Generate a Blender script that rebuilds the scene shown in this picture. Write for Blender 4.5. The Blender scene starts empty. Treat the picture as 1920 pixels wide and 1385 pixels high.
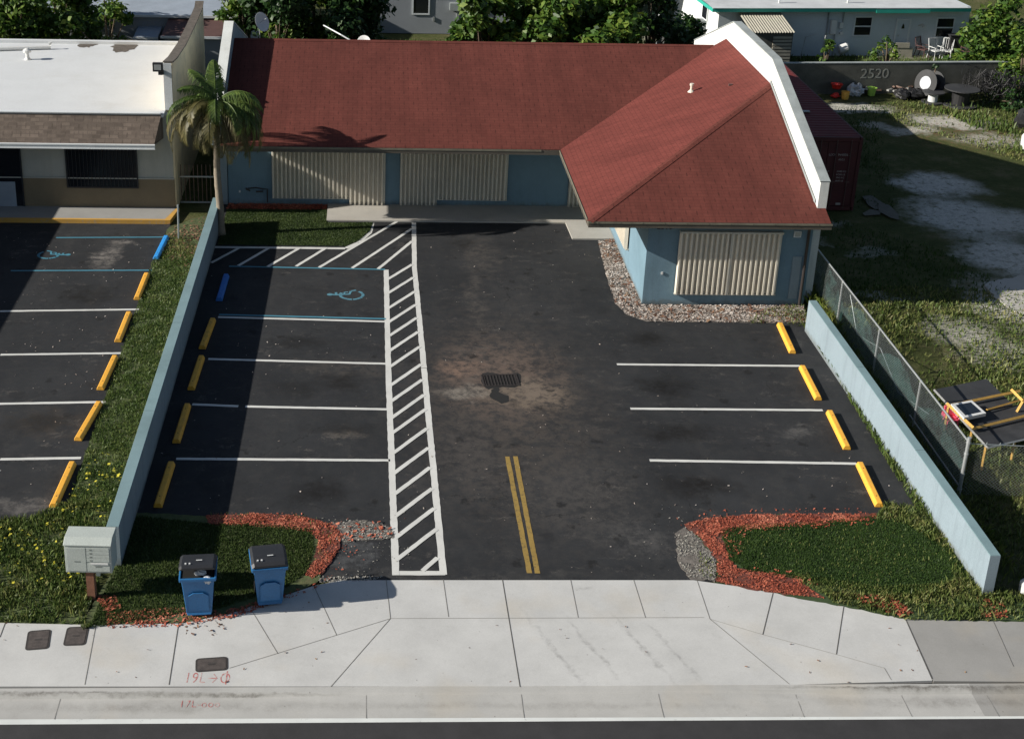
import bpy, bmesh, math, random
import numpy as np
from mathutils import Vector, Matrix
random.seed(7); RNG = np.random.default_rng(11)
R_ = math.radians
scene = bpy.context.scene
COL = scene.collection

# ---------------------------------------------------------------- camera
F_PX = 2600.3; PITCH = R_(21.7676); ROLL = R_(1.36985); YAW = R_(2.22638)
CAM = Vector((-0.67287, -29.3407, 17.671)); SX, SY = -181.39, -253.26
fwd = Vector((math.sin(YAW)*math.cos(PITCH), math.cos(YAW)*math.cos(PITCH), -math.sin(PITCH)))
r0 = Vector((math.cos(YAW), -math.sin(YAW), 0)); u0 = r0.cross(fwd)
rt = r0*math.cos(ROLL) + u0*math.sin(ROLL); up = u0*math.cos(ROLL) - r0*math.sin(ROLL)
cd = bpy.data.cameras.new('camera'); cam = bpy.data.objects.new('camera', cd); COL.objects.link(cam)
cam.matrix_world = Matrix(((rt.x, up.x, -fwd.x, CAM.x), (rt.y, up.y, -fwd.y, CAM.y), (rt.z, up.z, -fwd.z, CAM.z), (0, 0, 0, 1)))
cd.sensor_fit = 'HORIZONTAL'; cd.sensor_width = 36.0; cd.lens = F_PX/1920*36
cd.shift_x = -SX/1920; cd.shift_y = SY/1920
cd.clip_start = 0.5; cd.clip_end = 2000
scene.camera = cam

# ---------------------------------------------------------------- light
SD = Vector((1.0, 0.155, -0.485)).normalized()          # direction sunlight travels
w = bpy.data.worlds.new('World'); scene.world = w; w.use_nodes = True
nt = w.node_tree; bg = nt.nodes['Background']; sky = nt.nodes.new('ShaderNodeTexSky')
sky.sky_type = 'NISHITA'; sky.sun_disc = False
sky.sun_elevation = math.asin(-SD.z); sky.sun_rotation = math.atan2(-SD.x, -SD.y)
sky.air_density = 1.0; sky.dust_density = 1.0
nt.links.new(sky.outputs[0], bg.inputs[0]); bg.inputs[1].default_value = 0.05
sd_ = bpy.data.lights.new('sun', 'SUN'); sd_.energy = 5.0; sd_.angle = R_(0.5); sd_.color = (1, 0.945, 0.86)
sun = bpy.data.objects.new('sun', sd_); COL.objects.link(sun)
sun.rotation_euler = SD.to_track_quat('-Z', 'Y').to_euler(); sun.location = (-40, -10, 40)
scene.view_settings.view_transform = 'Standard'; scene.view_settings.look = 'None'
scene.view_settings.exposure = 0.55; scene.view_settings.gamma = 1.0
scene.render.resolution_x = 1024; scene.render.resolution_y = 738

# ---------------------------------------------------------------- picture-to-place helpers
def ray(u, v): return fwd*F_PX + rt*(u-960-SX) - up*(v-692.5-SY)
def G(u, v, z=0.0): d = ray(u, v); return CAM + d*((z-CAM.z)/d.z)
def GY(u, v, y): d = ray(u, v); return CAM + d*((y-CAM.y)/d.y)
def GX(u, v, x): d = ray(u, v); return CAM + d*((x-CAM.x)/d.x)
def XY(pts, z=0.0): return [tuple(G(u, v, z))[:2] for u, v in pts]

# ---------------------------------------------------------------- materials
MATS = {}
def newmat(name, rough=0.8, metal=0.0, spec=None):
    m = bpy.data.materials.new(name); m.use_nodes = True; MATS[name] = m
    b = m.node_tree.nodes['Principled BSDF']
    b.inputs['Roughness'].default_value = rough; b.inputs['Metallic'].default_value = metal
    if spec is not None: b.inputs['Specular IOR Level'].default_value = spec
    return m, m.node_tree, b
def N(nt, t, **k):
    n = nt.nodes.new(t)
    for a, v in k.items(): setattr(n, a, v)
    return n
def pos(nt): return N(nt, 'ShaderNodeNewGeometry').outputs['Position']
def noise(nt, vec, scale, detail=4, rough=0.6):
    n = N(nt, 'ShaderNodeTexNoise'); n.inputs['Scale'].default_value = scale
    n.inputs['Detail'].default_value = detail; n.inputs['Roughness'].default_value = rough
    nt.links.new(vec, n.inputs['Vector']); return n
def ramp(nt, fac, stops):
    r = N(nt, 'ShaderNodeValToRGB'); e = r.color_ramp.elements
    while len(e) < len(stops): e.new(0.5)
    for q, (p, c) in zip(e, stops):
        q.position = p; q.color = (c, c, c, 1) if isinstance(c, (int, float)) else (*c, 1)
    nt.links.new(fac, r.inputs[0]); return r.outputs[0]
def mix(nt, fac, a, b, mode='MIX'):
    m = N(nt, 'ShaderNodeMix', data_type='RGBA', blend_type=mode)
    for s, v in ((m.inputs[0], fac), (m.inputs[6], a), (m.inputs[7], b)):
        if isinstance(v, (int, float)): s.default_value = v
        elif isinstance(v, tuple): s.default_value = (*v, 1)
        else: nt.links.new(v, s)
    return m.outputs[2]
def mth(nt, op, a, b=None, clamp=False):
    m = N(nt, 'ShaderNodeMath', operation=op, use_clamp=clamp)
    for i, v in enumerate((a, b)):
        if v is None: continue
        if isinstance(v, (int, float)): m.inputs[i].default_value = v
        else: nt.links.new(v, m.inputs[i])
    return m.outputs[0]
def bump(nt, b, h, strength=0.3, dist=0.02):
    n = N(nt, 'ShaderNodeBump'); n.inputs['Strength'].default_value = strength; n.inputs['Distance'].default_value = dist
    nt.links.new(h, n.inputs['Height']); nt.links.new(n.outputs[0], b.inputs['Normal'])
def simple(name, col, rough=0.7, var=0.25, scale=3.0, metal=0.0, bmp=0.15, fine=40.0, spec=None, tint=None, streak=0):
    m, nt, b = newmat(name, rough, metal, spec); p = pos(nt)
    n1 = noise(nt, p, scale, 5, 0.65); n2 = noise(nt, p, fine, 3)
    dark = tuple(c*(1-var) for c in col); lite = tuple(min(1, c*(1+var)) for c in col)
    c = ramp(nt, n1.outputs[0], [(0.3, dark), (0.7, lite)])
    c = mix(nt, 0.25, c, ramp(nt, n2.outputs[0], [(0.35, tuple(x*0.6 for x in col)), (0.65, tuple(min(1, x*1.3) for x in col))]))
    if streak:   # run-off streaks down a wall
        mp = N(nt, 'ShaderNodeMapping'); mp.inputs['Scale'].default_value = (3.5, 3.5, .35); nt.links.new(p, mp.inputs[0]); ns = noise(nt, mp.outputs[0], 1.0, 6, .75)
        c = mix(nt, ramp(nt, ns.outputs[0], [(0.50, 0.0), (0.75, streak)]), c, tuple(x*.5 for x in col))
        s_ = N(nt, 'ShaderNodeSeparateXYZ'); nt.links.new(p, s_.inputs[0]); n4 = noise(nt, p, 4, 6, .8)
        zz = mth(nt, 'ADD', s_.outputs[2], mth(nt, 'MULTIPLY', mth(nt, 'SUBTRACT', n4.outputs[0], .5), .5))
        c = mix(nt, ramp(nt, zz, [(0.03, .6), (0.20, 0.0)]), c, (.10, .095, .075))
    if tint:   # grime of a second colour in patches
        n3 = noise(nt, p, scale*0.6, 6, 0.75)
        c = mix(nt, ramp(nt, n3.outputs[0], [(0.52, 0.0), (0.72, tint[1])]), c, tint[0])
    nt.links.new(c, b.inputs['Base Color'])
    if bmp: bump(nt, b, n2.outputs[0], bmp, 0.01)
    return m
def blob_mask(nt, p, warp, c, r, soft=0.45, rot=0.0):
    """irregular patch of stain round the world point c"""
    mp = N(nt, 'ShaderNodeMapping'); mp.vector_type = 'TEXTURE'
    mp.inputs['Location'].default_value = (c[0], c[1], 0); mp.inputs['Scale'].default_value = (r[0], r[1], 1000)
    mp.inputs['Rotation'].default_value = (0, 0, rot)
    nt.links.new(warp, mp.inputs['Vector'])
    l = N(nt, 'ShaderNodeVectorMath', operation='LENGTH'); nt.links.new(mp.outputs[0], l.inputs[0])
    m = N(nt, 'ShaderNodeMapRange'); m.interpolation_type = 'SMOOTHSTEP'
    m.inputs[1].default_value = 1.0; m.inputs[2].default_value = 1.0-soft; m.inputs[3].default_value = 0; m.inputs[4].default_value = 1
    nt.links.new(l.outputs['Value'], m.inputs[0]); return m.outputs[0]
def warped(nt, p, scale, amt):
    n = noise(nt, p, scale, 5, 0.7)
    s = N(nt, 'ShaderNodeVectorMath', operation='SUBTRACT'); nt.links.new(n.outputs['Color'], s.inputs[0]); s.inputs[1].default_value = (.5, .5, .5)
    k = N(nt, 'ShaderNodeVectorMath', operation='SCALE'); nt.links.new(s.outputs[0], k.inputs[0]); k.inputs['Scale'].default_value = amt
    a = N(nt, 'ShaderNodeVectorMath', operation='ADD'); nt.links.new(p, a.inputs[0]); nt.links.new(k.outputs[0], a.inputs[1])
    return a.outputs[0]

def asphalt_mat():
    m, nt, b = newmat('asphalt', 0.85, 0, 0.3); p = pos(nt); wp = warped(nt, warped(nt, p, 1.3, 1.5), 6, .55); wp2 = warped(nt, p, 5, 0.6)
    n1 = noise(nt, p, 0.35, 6, 0.65); n2 = noise(nt, p, 60, 3, 0.8); n3 = noise(nt, p, 3.0, 8, 0.8)
    c = ramp(nt, n1.outputs[0], [(0.3, (.016, .0175, .020)), (0.7, (.034, .036, .039))])
    c = mix(nt, ramp(nt, n3.outputs[0], [(0.5, 0.0), (0.75, 0.5)]), c, (.055, .05, .046))
    # dust carried towards the drain and dried mud round it
    for (u, v), r, col, s, so in [
        ((950, 760), (4.0, 8.5), (.066, .055, .046), .6, 1.0), ((935, 705), (2.5, 3.4), (.115, .085, .068), .75, .9), ((990, 738), (1.5, 1.25), (.15, .118, .088), .75, .7), ((880, 735), (1.2, .5), (.22, .20, .17), .6, .9),
        ((865, 690), (1.0, 0.8), (.20, .13, .095), .5, .9), ((1000, 735), (1.0, 1.0), (.15, .12, .095), .65, .8), ((900, 480), (.9, 3.0), (.07, .062, .055), .5, 1.0),
        ((890, 560), (.45, 4.2), (.075, .066, .058), .45, 1.0), ((1200, 1010), (1.4, 1.1), (.12, .115, .11), .3, 1.0), ((1090, 930), (2.2, 2.6), (.06, .056, .053), .5, 1.0),
        ((880, 850), (1.3, 2.6), (.055, .050, .047), .6, 1.0), ((650, 815), (.55, .4), (.15, .13, .11), .6, .9), ((650, 690), (2.2, .9), (.06, .052, .045), .5, 1.0),
        ((1500, 810), (.8, .45), (.12, .115, .11), .4, 1.0), ((1480, 640), (.6, .5), (.10, .095, .09), .3, 1.0), ((870, 455), (.6, .8), (.013, .012, .011), .7, 1.0),
        ((200, 480), (.55, 1.5), (.22, .20, .18), .55, .9), ((230, 455), (.5, .4), (.22, .20, .18), .5, .9), ((160, 555), (1.2, 1.0), (.016, .015, .014), .6, 1.0),
        ((90, 790), (1.4, 1.0), (.07, .055, .042), .5, 1.0), ((60, 945), (1.6, .5), (.14, .13, .12), .5, .9), ((800, 1090), (9, .5), (.06, .058, .055), .4, 1.0), ((640, 1040), (1.0, .7), (.06, .062, .064), .8, .3)]:
        g = G(u, v); mk = blob_mask(nt, p, wp, (g.x, g.y), r, so)
        br = ramp(nt, n3.outputs[0], [(0.42, 0.15), (0.56, 1.0)])
        c = mix(nt, mth(nt, 'MULTIPLY', mth(nt, 'MULTIPLY', mk, br), min(1, s*1.35)), c, tuple(x*1.25 if x > .03 else x*.45 for x in col))
    # pale scuffs
    sc = N(nt, 'ShaderNodeMapping'); sc.inputs['Scale'].default_value = (.7, 2.2, 1); nt.links.new(wp2, sc.inputs[0])
    n4 = noise(nt, sc.outputs[0], 1.5, 9, 0.8)
    reg = ramp(nt, noise(nt, p, .55, 3).outputs[0], [(.46, .12), (.60, 1.0)])
    c = mix(nt, mth(nt, 'MULTIPLY', reg, ramp(nt, n4.outputs[0], [(0.555, 0.0), (0.64, 0.6)])), c, (.15, .135, .12))
    n5 = noise(nt, wp2, 1.1, 7, .75); c = mix(nt, ramp(nt, n5.outputs[0], [(.54, 0.0), (.66, .55)]), c, (.012, .0125, .014))
    # old wheel tracks and rubbed, dusty bays
    st = N(nt, 'ShaderNodeMapping'); st.inputs['Scale'].default_value = (2.4, .16, 1); nt.links.new(wp, st.inputs[0]); nst = noise(nt, st.outputs[0], 1.0, 5, .65)
    c = mix(nt, ramp(nt, nst.outputs[0], [(.52, 0.0), (.70, .28)]), c, (.065, .062, .058))
    for (u, v), r, col, s, so in [((1240, 725), (1.2, .9), (.010, .010, .010), .75, 1.0), ((1270, 812), (1.3, .7), (.012, .011, .010), .8, 1.0), ((1310, 912), (1.5, .7), (.012, .010, .009), .8, 1.0),
        ((1215, 632), (.9, .8), (.012, .012, .012), .7, 1.0), ((600, 925), (1.1, .9), (.011, .010, .010), .7, 1.0), ((650, 805), (.9, .6), (.02, .017, .014), .6, 1.0), ((640, 715), (1.0, .7), (.016, .014, .013), .7, 1.0),
        ((160, 555), (1.2, 1.0), (.016, .015, .014), .6, 1.0), ((80, 790), (1.3, .7), (.012, .011, .01), .6, 1.0), ((560, 640), (1.2, .6), (.012, .012, .012), .55, 1.0), ((560, 730), (1.0, .6), (.012, .012, .012), .5, 1.0)]:
        g = G(u, v); mk = blob_mask(nt, p, wp, (g.x, g.y), r, so)
        c = mix(nt, mth(nt, 'MULTIPLY', mth(nt, 'MULTIPLY', mk, ramp(nt, n3.outputs[0], [(.36, .35), (.52, 1.0)])), min(1, s*1.3)), c, tuple(x*.5 for x in col))
    # hairline cracks
    vc = N(nt, 'ShaderNodeTexVoronoi', feature='DISTANCE_TO_EDGE'); vc.inputs['Scale'].default_value = .23; nt.links.new(warped(nt, p, .9, 1.1), vc.inputs['Vector'])
    c = mix(nt, mth(nt, 'MULTIPLY', ramp(nt, vc.outputs['Distance'], [(.0, .75), (.0035, 0.0)]), ramp(nt, n1.outputs[0], [(.45, 0.0), (.55, 1.0)])), c, (.006, .006, .006))
    # fine oil drips
    vd = N(nt, 'ShaderNodeTexVoronoi'); vd.inputs['Scale'].default_value = 1.1; nt.links.new(wp2, vd.inputs['Vector'])
    c = mix(nt, ramp(nt, vd.outputs['Distance'], [(.08, .7), (.16, 0.0)]), c, (.008, .008, .008))
    # white specks
    v = N(nt, 'ShaderNodeTexVoronoi'); v.inputs['Scale'].default_value = 2.6; nt.links.new(p, v.inputs['Vector'])
    c = mix(nt, ramp(nt, v.outputs['Distance'], [(0.03, 0.35), (0.05, 0.0)]), c, (.2, .19, .17))
    c = mix(nt, 0.5, c, ramp(nt, n2.outputs[0], [(0.3, 0.35), (0.7, 1.0)]), 'MULTIPLY')
    nt.links.new(c, b.inputs['Base Color']); bump(nt, b, n2.outputs[0], 0.35, 0.01); return m

def concrete_mat(name, col, stain=(.24, .23, .20), amt=.5, tyre=False, kerb=False):
    m, nt, b = newmat(name, 0.85); p = pos(nt)
    n1 = noise(nt, p, 0.8, 6, 0.65); n2 = noise(nt, p, 50, 4, 0.8); n3 = noise(nt, p, 3.5, 8, 0.8)
    c = ramp(nt, n1.outputs[0], [(0.3, tuple(x*.88 for x in col)), (0.7, tuple(x*1.08 for x in col))])
    c = mix(nt, ramp(nt, n3.outputs[0], [(0.55, 0.0), (0.8, amt)]), c, stain)
    c = mix(nt, ramp(nt, noise(nt, p, .45, 3).outputs[0], [(0.55, 0.0), (0.75, .25)]), c, (.52, .42, .27))
    if tyre:
        wp = warped(nt, p, 2.2, .5)
        for (u, v), r in [((1045, 1225), (.09, 2.1)), ((1110, 1215), (.09, 1.6)), ((1205, 1215), (.09, 1.8)), ((1265, 1225), (.08, 1.6)), ((1095, 1102), (.25, .10))]:
            g = G(u, v); mk = blob_mask(nt, p, wp, (g.x, g.y), r, 1.0, R_(22) if r[1] > 1 else 0)
            c = mix(nt, mth(nt, 'MULTIPLY', mth(nt, 'MULTIPLY', mk, ramp(nt, n3.outputs[0], [(.42, .1), (.58, 1.0)])), .45), c, (.17, .165, .16))
    if kerb:
        wp = warped(nt, warped(nt, p, 1.0, .25), 7, .10)
        for (u, v_), r, s in [((110, 1301), (3.0, .06), .7), ((420, 1303), (2.8, .05), .6), ((1620, 1290), (2.4, .05), .6), ((1800, 1291), (4, .09), .8), ((330, 1322), (5, .22), .3), ((1800, 1312), (4, .2), .35), ((1000, 1320), (6, .12), .2)]:
            g = G(u, v_, -.03); mk = blob_mask(nt, p, wp, (g.x, g.y), r, .9)
            c = mix(nt, mth(nt, 'MULTIPLY', mth(nt, 'MULTIPLY', mk, ramp(nt, n3.outputs[0], [(.38, .2), (.58, 1.0)])), s), c, (.09, .08, .065))
    c = mix(nt, 0.35, c, ramp(nt, n2.outputs[0], [(0.3, 0.55), (0.7, 1.0)]), 'MULTIPLY')
    v = N(nt, 'ShaderNodeTexVoronoi'); v.inputs['Scale'].default_value = 3.1; nt.links.new(p, v.inputs['Vector'])
    c = mix(nt, ramp(nt, v.outputs['Distance'], [(0.03, 0.6), (0.05, 0.0)]), c, (.10, .09, .08))
    nt.links.new(c, b.inputs['Base Color']); bump(nt, b, n2.outputs[0], 0.2, 0.005); return m

def terrain_mat():
    m, nt, b = newmat('terrain', 0.95, 0, 0.1); p = pos(nt); wp = warped(nt, p, .8, 2.6)
    n1 = noise(nt, p, 0.7, 8, 0.75); n2 = noise(nt, p, 14, 6, 0.8); n3 = noise(nt, p, 3.2, 8, 0.8)
    c = ramp(nt, n1.outputs[0], [(0.3, (.055, .072, .024)), (0.5, (.095, .108, .038)), (0.7, (.19, .165, .09))])
    for (u, v), r, s in [((1760, 345), (2.2, 1.8), 1.0), ((1800, 405), (2.5, 2.6), 1.0), ((1885, 415), (1.8, 1.7), .9), ((1900, 480), (2.2, 2.6), 1.0), ((1700, 245), (1.8, .9), .8), ((1640, 235), (1.0, .6), .6),
                         ((1790, 228), (2.8, 1.5), .85), ((1865, 262), (2.6, 1.2), .6), ((1600, 203), (2.4, .8), .8), ((1500, 447), (1.3, .5), .4), ((1545, 420), (1.0, .5), .45), ((1640, 470), (1.2, .5), .35), ((1900, 570), (1.8, 2.6), .9),
                         ((1790, 620), (1.6, 1.2), .45), ((1880, 660), (1.6, 1.6), .5), ((1650, 552), (1.6, .35), .5), ((1380, 80), (9, 4), .4), ((1700, 108), (8, 3), .5)]:
        g = G(u, v); mk = blob_mask(nt, p, wp, (g.x, g.y), r, .6)
        br = ramp(nt, n3.outputs[0], [(0.36, 0.2), (0.50, 1.0)])
        c = mix(nt, mth(nt, 'MULTIPLY', mth(nt, 'MULTIPLY', mk, br), s), c, (.72, .69, .62))
    g = G(1800, 250)
    mk = blob_mask(nt, p, wp, (g.x, g.y), (6, 3.5), .8)
    c = mix(nt, mth(nt, 'MULTIPLY', mk, ramp(nt, n3.outputs[0], [(0.5, 0.0), (0.6, .75)])), c, (.20, .11, .06))
    c = mix(nt, 0.6, c, ramp(nt, n2.outputs[0], [(0.3, 0.3), (0.7, 1.0)]), 'MULTIPLY')
    nt.links.new(c, b.inputs['Base Color']); bump(nt, b, n2.outputs[0], 0.8, 0.06); return m

def shingle_mat(name, swap, a, bcol, w_=0.33, h_=0.145):
    m, nt, b = newmat(name, 0.9, 0, 0.2); p = pos(nt)
    s = N(nt, 'ShaderNodeSeparateXYZ'); nt.links.new(p, s.inputs[0]); cb = N(nt, 'ShaderNodeCombineXYZ')
    nt.links.new(s.outputs[1 if swap else 0], cb.inputs[0]); nt.links.new(s.outputs[0 if swap else 1], cb.inputs[1])
    br = N(nt, 'ShaderNodeTexBrick'); nt.links.new(cb.outputs[0], br.inputs['Vector'])
    br.inputs['Scale'].default_value = 1; br.inputs['Brick Width'].default_value = w_; br.inputs['Row Height'].default_value = h_
    br.inputs['Mortar Size'].default_value = 0.012; br.inputs['Mortar Smooth'].default_value = 0.3
    br.inputs['Color1'].default_value = (*a, 1); br.inputs['Color2'].default_value = (*bcol, 1); br.inputs['Mortar'].default_value = (*tuple(x*.75 for x in a), 1)
    n1 = noise(nt, p, 0.5, 5, 0.6); n2 = noise(nt, p, 45, 3)
    st = N(nt, 'ShaderNodeMapping'); st.inputs['Scale'].default_value = (1, .12, .12) if not swap else (.12, 1, .12); nt.links.new(p, st.inputs[0])
    n3 = noise(nt, st.outputs[0], 2.6, 5, .7)
    c = mix(nt, 0.6, br.outputs[0], ramp(nt, n1.outputs[0], [(0.3, 0.6), (0.7, 1.0)]), 'MULTIPLY')
    c = mix(nt, 0.5, c, ramp(nt, n3.outputs[0], [(0.35, 0.6), (0.65, 1.0)]), 'MULTIPLY')
    c = mix(nt, 0.5, c, ramp(nt, n2.outputs[0], [(0.3, 0.5), (0.7, 1.0)]), 'MULTIPLY')
    # dark gaps between the tabs: short slots at every second course
    b2 = N(nt, 'ShaderNodeTexBrick'); nt.links.new(cb.outputs[0], b2.inputs['Vector']); b2.inputs['Scale'].default_value = 1
    b2.inputs['Brick Width'].default_value = w_; b2.inputs['Row Height'].default_value = h_*2; b2.inputs['Mortar Size'].default_value = 0.022; b2.inputs['Mortar Smooth'].default_value = .2
    wv = mth(nt, 'PINGPONG', s.outputs[0 if swap else 1], h_); sl = mth(nt, 'GREATER_THAN', wv, h_*.45)
    k = mth(nt, 'MULTIPLY', mth(nt, 'MULTIPLY', b2.outputs['Fac'], sl), ramp(nt, noise(nt, p, 2.2, 3).outputs[0], [(.4, .15), (.6, .7)]))
    c = mix(nt, k, c, tuple(x*.3 for x in a))
    nt.links.new(c, b.inputs['Base Color']); bump(nt, b, br.outputs['Fac'], -0.3, 0.01); return m

def leaf_mat(name, cols, trans=0.25, rough=0.5):
    m, nt, b = newmat(name, rough, 0, 0.35)
    g = N(nt, 'ShaderNodeNewGeometry')
    n1 = noise(nt, g.outputs['Position'], 1.1, 6, .7)
    f = mth(nt, 'ADD', mth(nt, 'MULTIPLY', g.outputs['Random Per Island'], .45), mth(nt, 'MULTIPLY', ramp(nt, n1.outputs[0], [(.32, 0.0), (.68, 1.0)]), .55))
    k = len(cols)-1
    c = ramp(nt, f, [(0.15+0.7*i/k, col) for i, col in enumerate(cols)])
    nt.links.new(c, b.inputs['Base Color'])
    tr = N(nt, 'ShaderNodeBsdfTranslucent'); nt.links.new(c, tr.inputs[0]); ms = N(nt, 'ShaderNodeMixShader'); ms.inputs[0].default_value = trans
    out = nt.nodes['Material Output']; nt.links.new(b.outputs[0], ms.inputs[1]); nt.links.new(tr.outputs[0], ms.inputs[2]); nt.links.new(ms.outputs[0], out.inputs[0])
    return m
def paint_mat(name, col, ground=(.03, .03, .03), wear=0.62, rough=.7):
    m, nt, b = newmat(name, rough); p = pos(nt)
    n1 = noise(nt, p, 9, 8, 0.8); n2 = noise(nt, p, 1.2, 3)
    c = ramp(nt, n2.outputs[0], [(0.3, tuple(x*.85 for x in col)), (0.7, col)])
    c = mix(nt, ramp(nt, n1.outputs[0], [(wear, 0.0), (wear+.12, 0.8)]), c, ground)
    nt.links.new(c, b.inputs['Base Color']); return m

asphalt_mat(); terrain_mat()
concrete_mat('sidewalk', (.53, .53, .515), amt=.25, tyre=True); concrete_mat('old_concrete', (.31, .305, .29), amt=.5, kerb=True)
concrete_mat('gutter_pan', (.43, .425, .405), amt=.5, kerb=True); concrete_mat('walk_concrete', (.42, .40, .36), amt=.5)
concrete_mat('slab', (.46, .44, .40), amt=.3)
simple('road_asphalt', (.030, .029, .030), .85, .25, 2.0, bmp=.3, fine=70)
simple('blackwall', (.10, .10, .085), .9, .35, 1.3, tint=((.05, .055, .04), .7))
shingle_mat('shingle_main', False, (.172, .050, .038), (.154, .043, .033)); shingle_mat('shingle_side_lit', True, (.215, .056, .045), (.198, .051, .041))  # side slope has a brighter red: its sunlight is put into the colour
shingle_mat('shingle_tan', False, (.25, .20, .165), (.15, .12, .10), .3, .075)
simple('blue_wall', (.145, .235, .295), .8, .10, 1.2, bmp=.1, tint=((.085, .15, .18), .3), streak=.35)
simple('blue_wall_pale', (.225, .285, .325), .8, .08, .8, bmp=.15, tint=((.18, .25, .27), .4), streak=.45)
simple('blue_wall_cap', (.17, .26, .28), .8, .15, .8, bmp=.1, tint=((.10, .16, .17), .5))
simple('parapet_white', (.62, .64, .62), .8, .06, 1.0, tint=((.42, .42, .38), .5), streak=.35)
simple('parapet_cap', (.27, .30, .30), .85, .25, 1.5, tint=((.22, .24, .22), .6))
simple('shutter', (.68, .63, .53), .45, .08, 1.0, bmp=0, tint=((.38, .33, .25), .35), streak=.3); simple('shutter_rail', (.50, .48, .42), .45, .1, 2.0, bmp=0)
simple('fascia_brown', (.085, .075, .06), .6, .2, 2.0); simple('drip_edge', (.17, .16, .12), .5, .3, 3.0); simple('soffit', (.25, .24, .21), .9, .1, 1.0)
simple('dark_pipe', (.035, .028, .026), .5, .1, 2.0); simple('cable_black', (.012, .012, .013), .55, .2, 5)
simple('cream', (.42, .41, .36), .85, .1, 1.2, streak=.25); simple('tan', (.20, .155, .095), .85, .15, 1.0); simple('tan_pale', (.88, .70, .46), .85, .12, .8, tint=((.25, .21, .15), .5))
simple('white_roof', (.58, .60, .61), .75, .05, .9, tint=((.48, .48, .46), .4)); simple('white_trim', (.62, .65, .66), .5, .08, 2.0)
simple('dark_glass', (.012, .014, .018), .15, .2, 1.0, bmp=0, spec=.6); simple('near_black', (.02, .02, .022), .6, .1, 1.0)  # near-black for frames, bars and cabinet, and for the painted porch shade
simple('grime', (.10, .085, .07), .9, .5, 6)
simple('yellow_stop', (.80, .40, .045), .6, .08, 4.0, tint=((.42, .22, .06), .6)); simple('blue_stop', (.035, .17, .52), .6, .1, 4.0); simple('lightblue_stop', (.03, .30, .75), .6, .1, 4)
simple('bin_blue', (.022, .14, .34), .45, .08, 2.0, spec=.5); simple('bin_lid', (.022, .023, .026), .5, .2, 3.0); simple('white_plastic', (.62, .63, .62), .5, .06, 4.0); simple('bag', (.5, .52, .55), .3, .2, 6.0)
simple('mail_grey', (.42, .46, .43), .5, .07, 3.0); simple('mail_line', (.16, .18, .17), .6, .1, 3.0); simple('wood_post', (.22, .10, .06), .8, .3, 8.0)
simple('iron', (.045, .038, .035), .6, .35, 12.0, metal=.3, fine=80); simple('cover_rim', (.04, .035, .032), .7, .2, 9.0); simple('void', (.004, .004, .004), 1, 0, 1); simple('cover_lid', (.075, .062, .056), .7, .4, 9.0, fine=60, tint=((.03, .027, .025), .6)); simple('wet', (.009, .009, .009), .9, .2, 5)
simple('galv', (.42, .44, .44), .45, .15, 4.0, metal=.5, bmp=0); simple('wire', (.30, .33, .33), .5, .15, 4.0, metal=.4, bmp=0)
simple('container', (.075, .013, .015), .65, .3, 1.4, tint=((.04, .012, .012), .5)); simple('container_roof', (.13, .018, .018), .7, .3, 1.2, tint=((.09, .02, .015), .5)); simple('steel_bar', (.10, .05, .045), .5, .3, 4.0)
simple('stencil', (.42, .36, .34), .8, .3, 9.0); simple('number_dark', (.02, .022, .05), .6, .1, 3.0); simple('number_grey', (.28, .28, .25), .9, .3, 6.0)
simple('palm_trunk', (.24, .20, .15), .9, .25, 6.0, bmp=.6, fine=25); simple('bark', (.12, .09, .06), .95, .3, 5.0, bmp=.6)
simple('black_board', (.030, .031, .033), .7, .3, 2.0, tint=((.09, .09, .09), .35)); simple('yellow_wood', (.55, .33, .08), .7, .2, 5.0); simple('silver', (.40, .40, .38), .4, .1, 3, metal=.4)
simple('pink', (.85, .12, .20), .5, .1, 4.0); simple('red_plastic', (.6, .03, .02), .4, .1, 4.0); simple('yellow_plastic', (.75, .42, .08), .4, .1, 4.0); simple('lime', (.38, .62, .10), .5, .1, 4.0)
simple('grey_wall', (.26, .28, .30), .9, .08, .8); simple('house_white', (.52, .57, .60), .85, .08, .8, tint=((.36, .39, .38), .4)); simple('house_bright', (.66, .68, .68), .85, .06, .8)
simple('teal', (.03, .36, .28), .5, .1, 2.0); simple('roof_pale', (.50, .52, .53), .8, .15, 1.0, tint=((.33, .34, .34), .5)); simple('metal_roof', (.28, .32, .37), .6, .15, 1.5); simple('brown_roof', (.085, .04, .035), .85, .25, 3.0)
simple('lean_tin', (.34, .32, .26), .6, .15, 4.0); simple('cardboard', (.13, .12, .095), .9, .2, 4.0); simple('tyre', (.015, .015, .016), .8, .2, 6.0); simple('blue_tarp', (.03, .14, .45), .5, .2, 6)
simple('rust_metal', (.12, .07, .05), .7, .4, 6)
leaf_mat('grass_lush', [(.030, .052, .014), (.050, .082, .020), (.085, .115, .032)], .2); leaf_mat('grass_dark', [(.026, .056, .012), (.038, .076, .016), (.062, .108, .024)], .2)
leaf_mat('grass_mixed', [(.06, .095, .022), (.12, .155, .04), (.25, .23, .09)], .2); leaf_mat('grass_tall', [(.06, .10, .015), (.12, .16, .03), (.20, .20, .06)], .3)
leaf_mat('weed', [(.045, .080, .018), (.085, .135, .030), (.17, .19, .06)], .25); leaf_mat('flower_yellow', [(.55, .50, .04), (.7, .62, .08)], .2)
leaf_mat('mulch', [(.17, .040, .022), (.33, .075, .040), (.48, .18, .11)], 0, .8); leaf_mat('gravel', [(.20, .15, .12), (.38, .33, .29), (.58, .54, .50)], 0, .9); leaf_mat('gravel_grey', [(.16, .15, .13), (.26, .25, .22), (.40, .38, .34)], 0, .9)
leaf_mat('litter', [(.10, .045, .03), (.16, .08, .05), (.26, .17, .10)], 0, .9)
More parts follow.
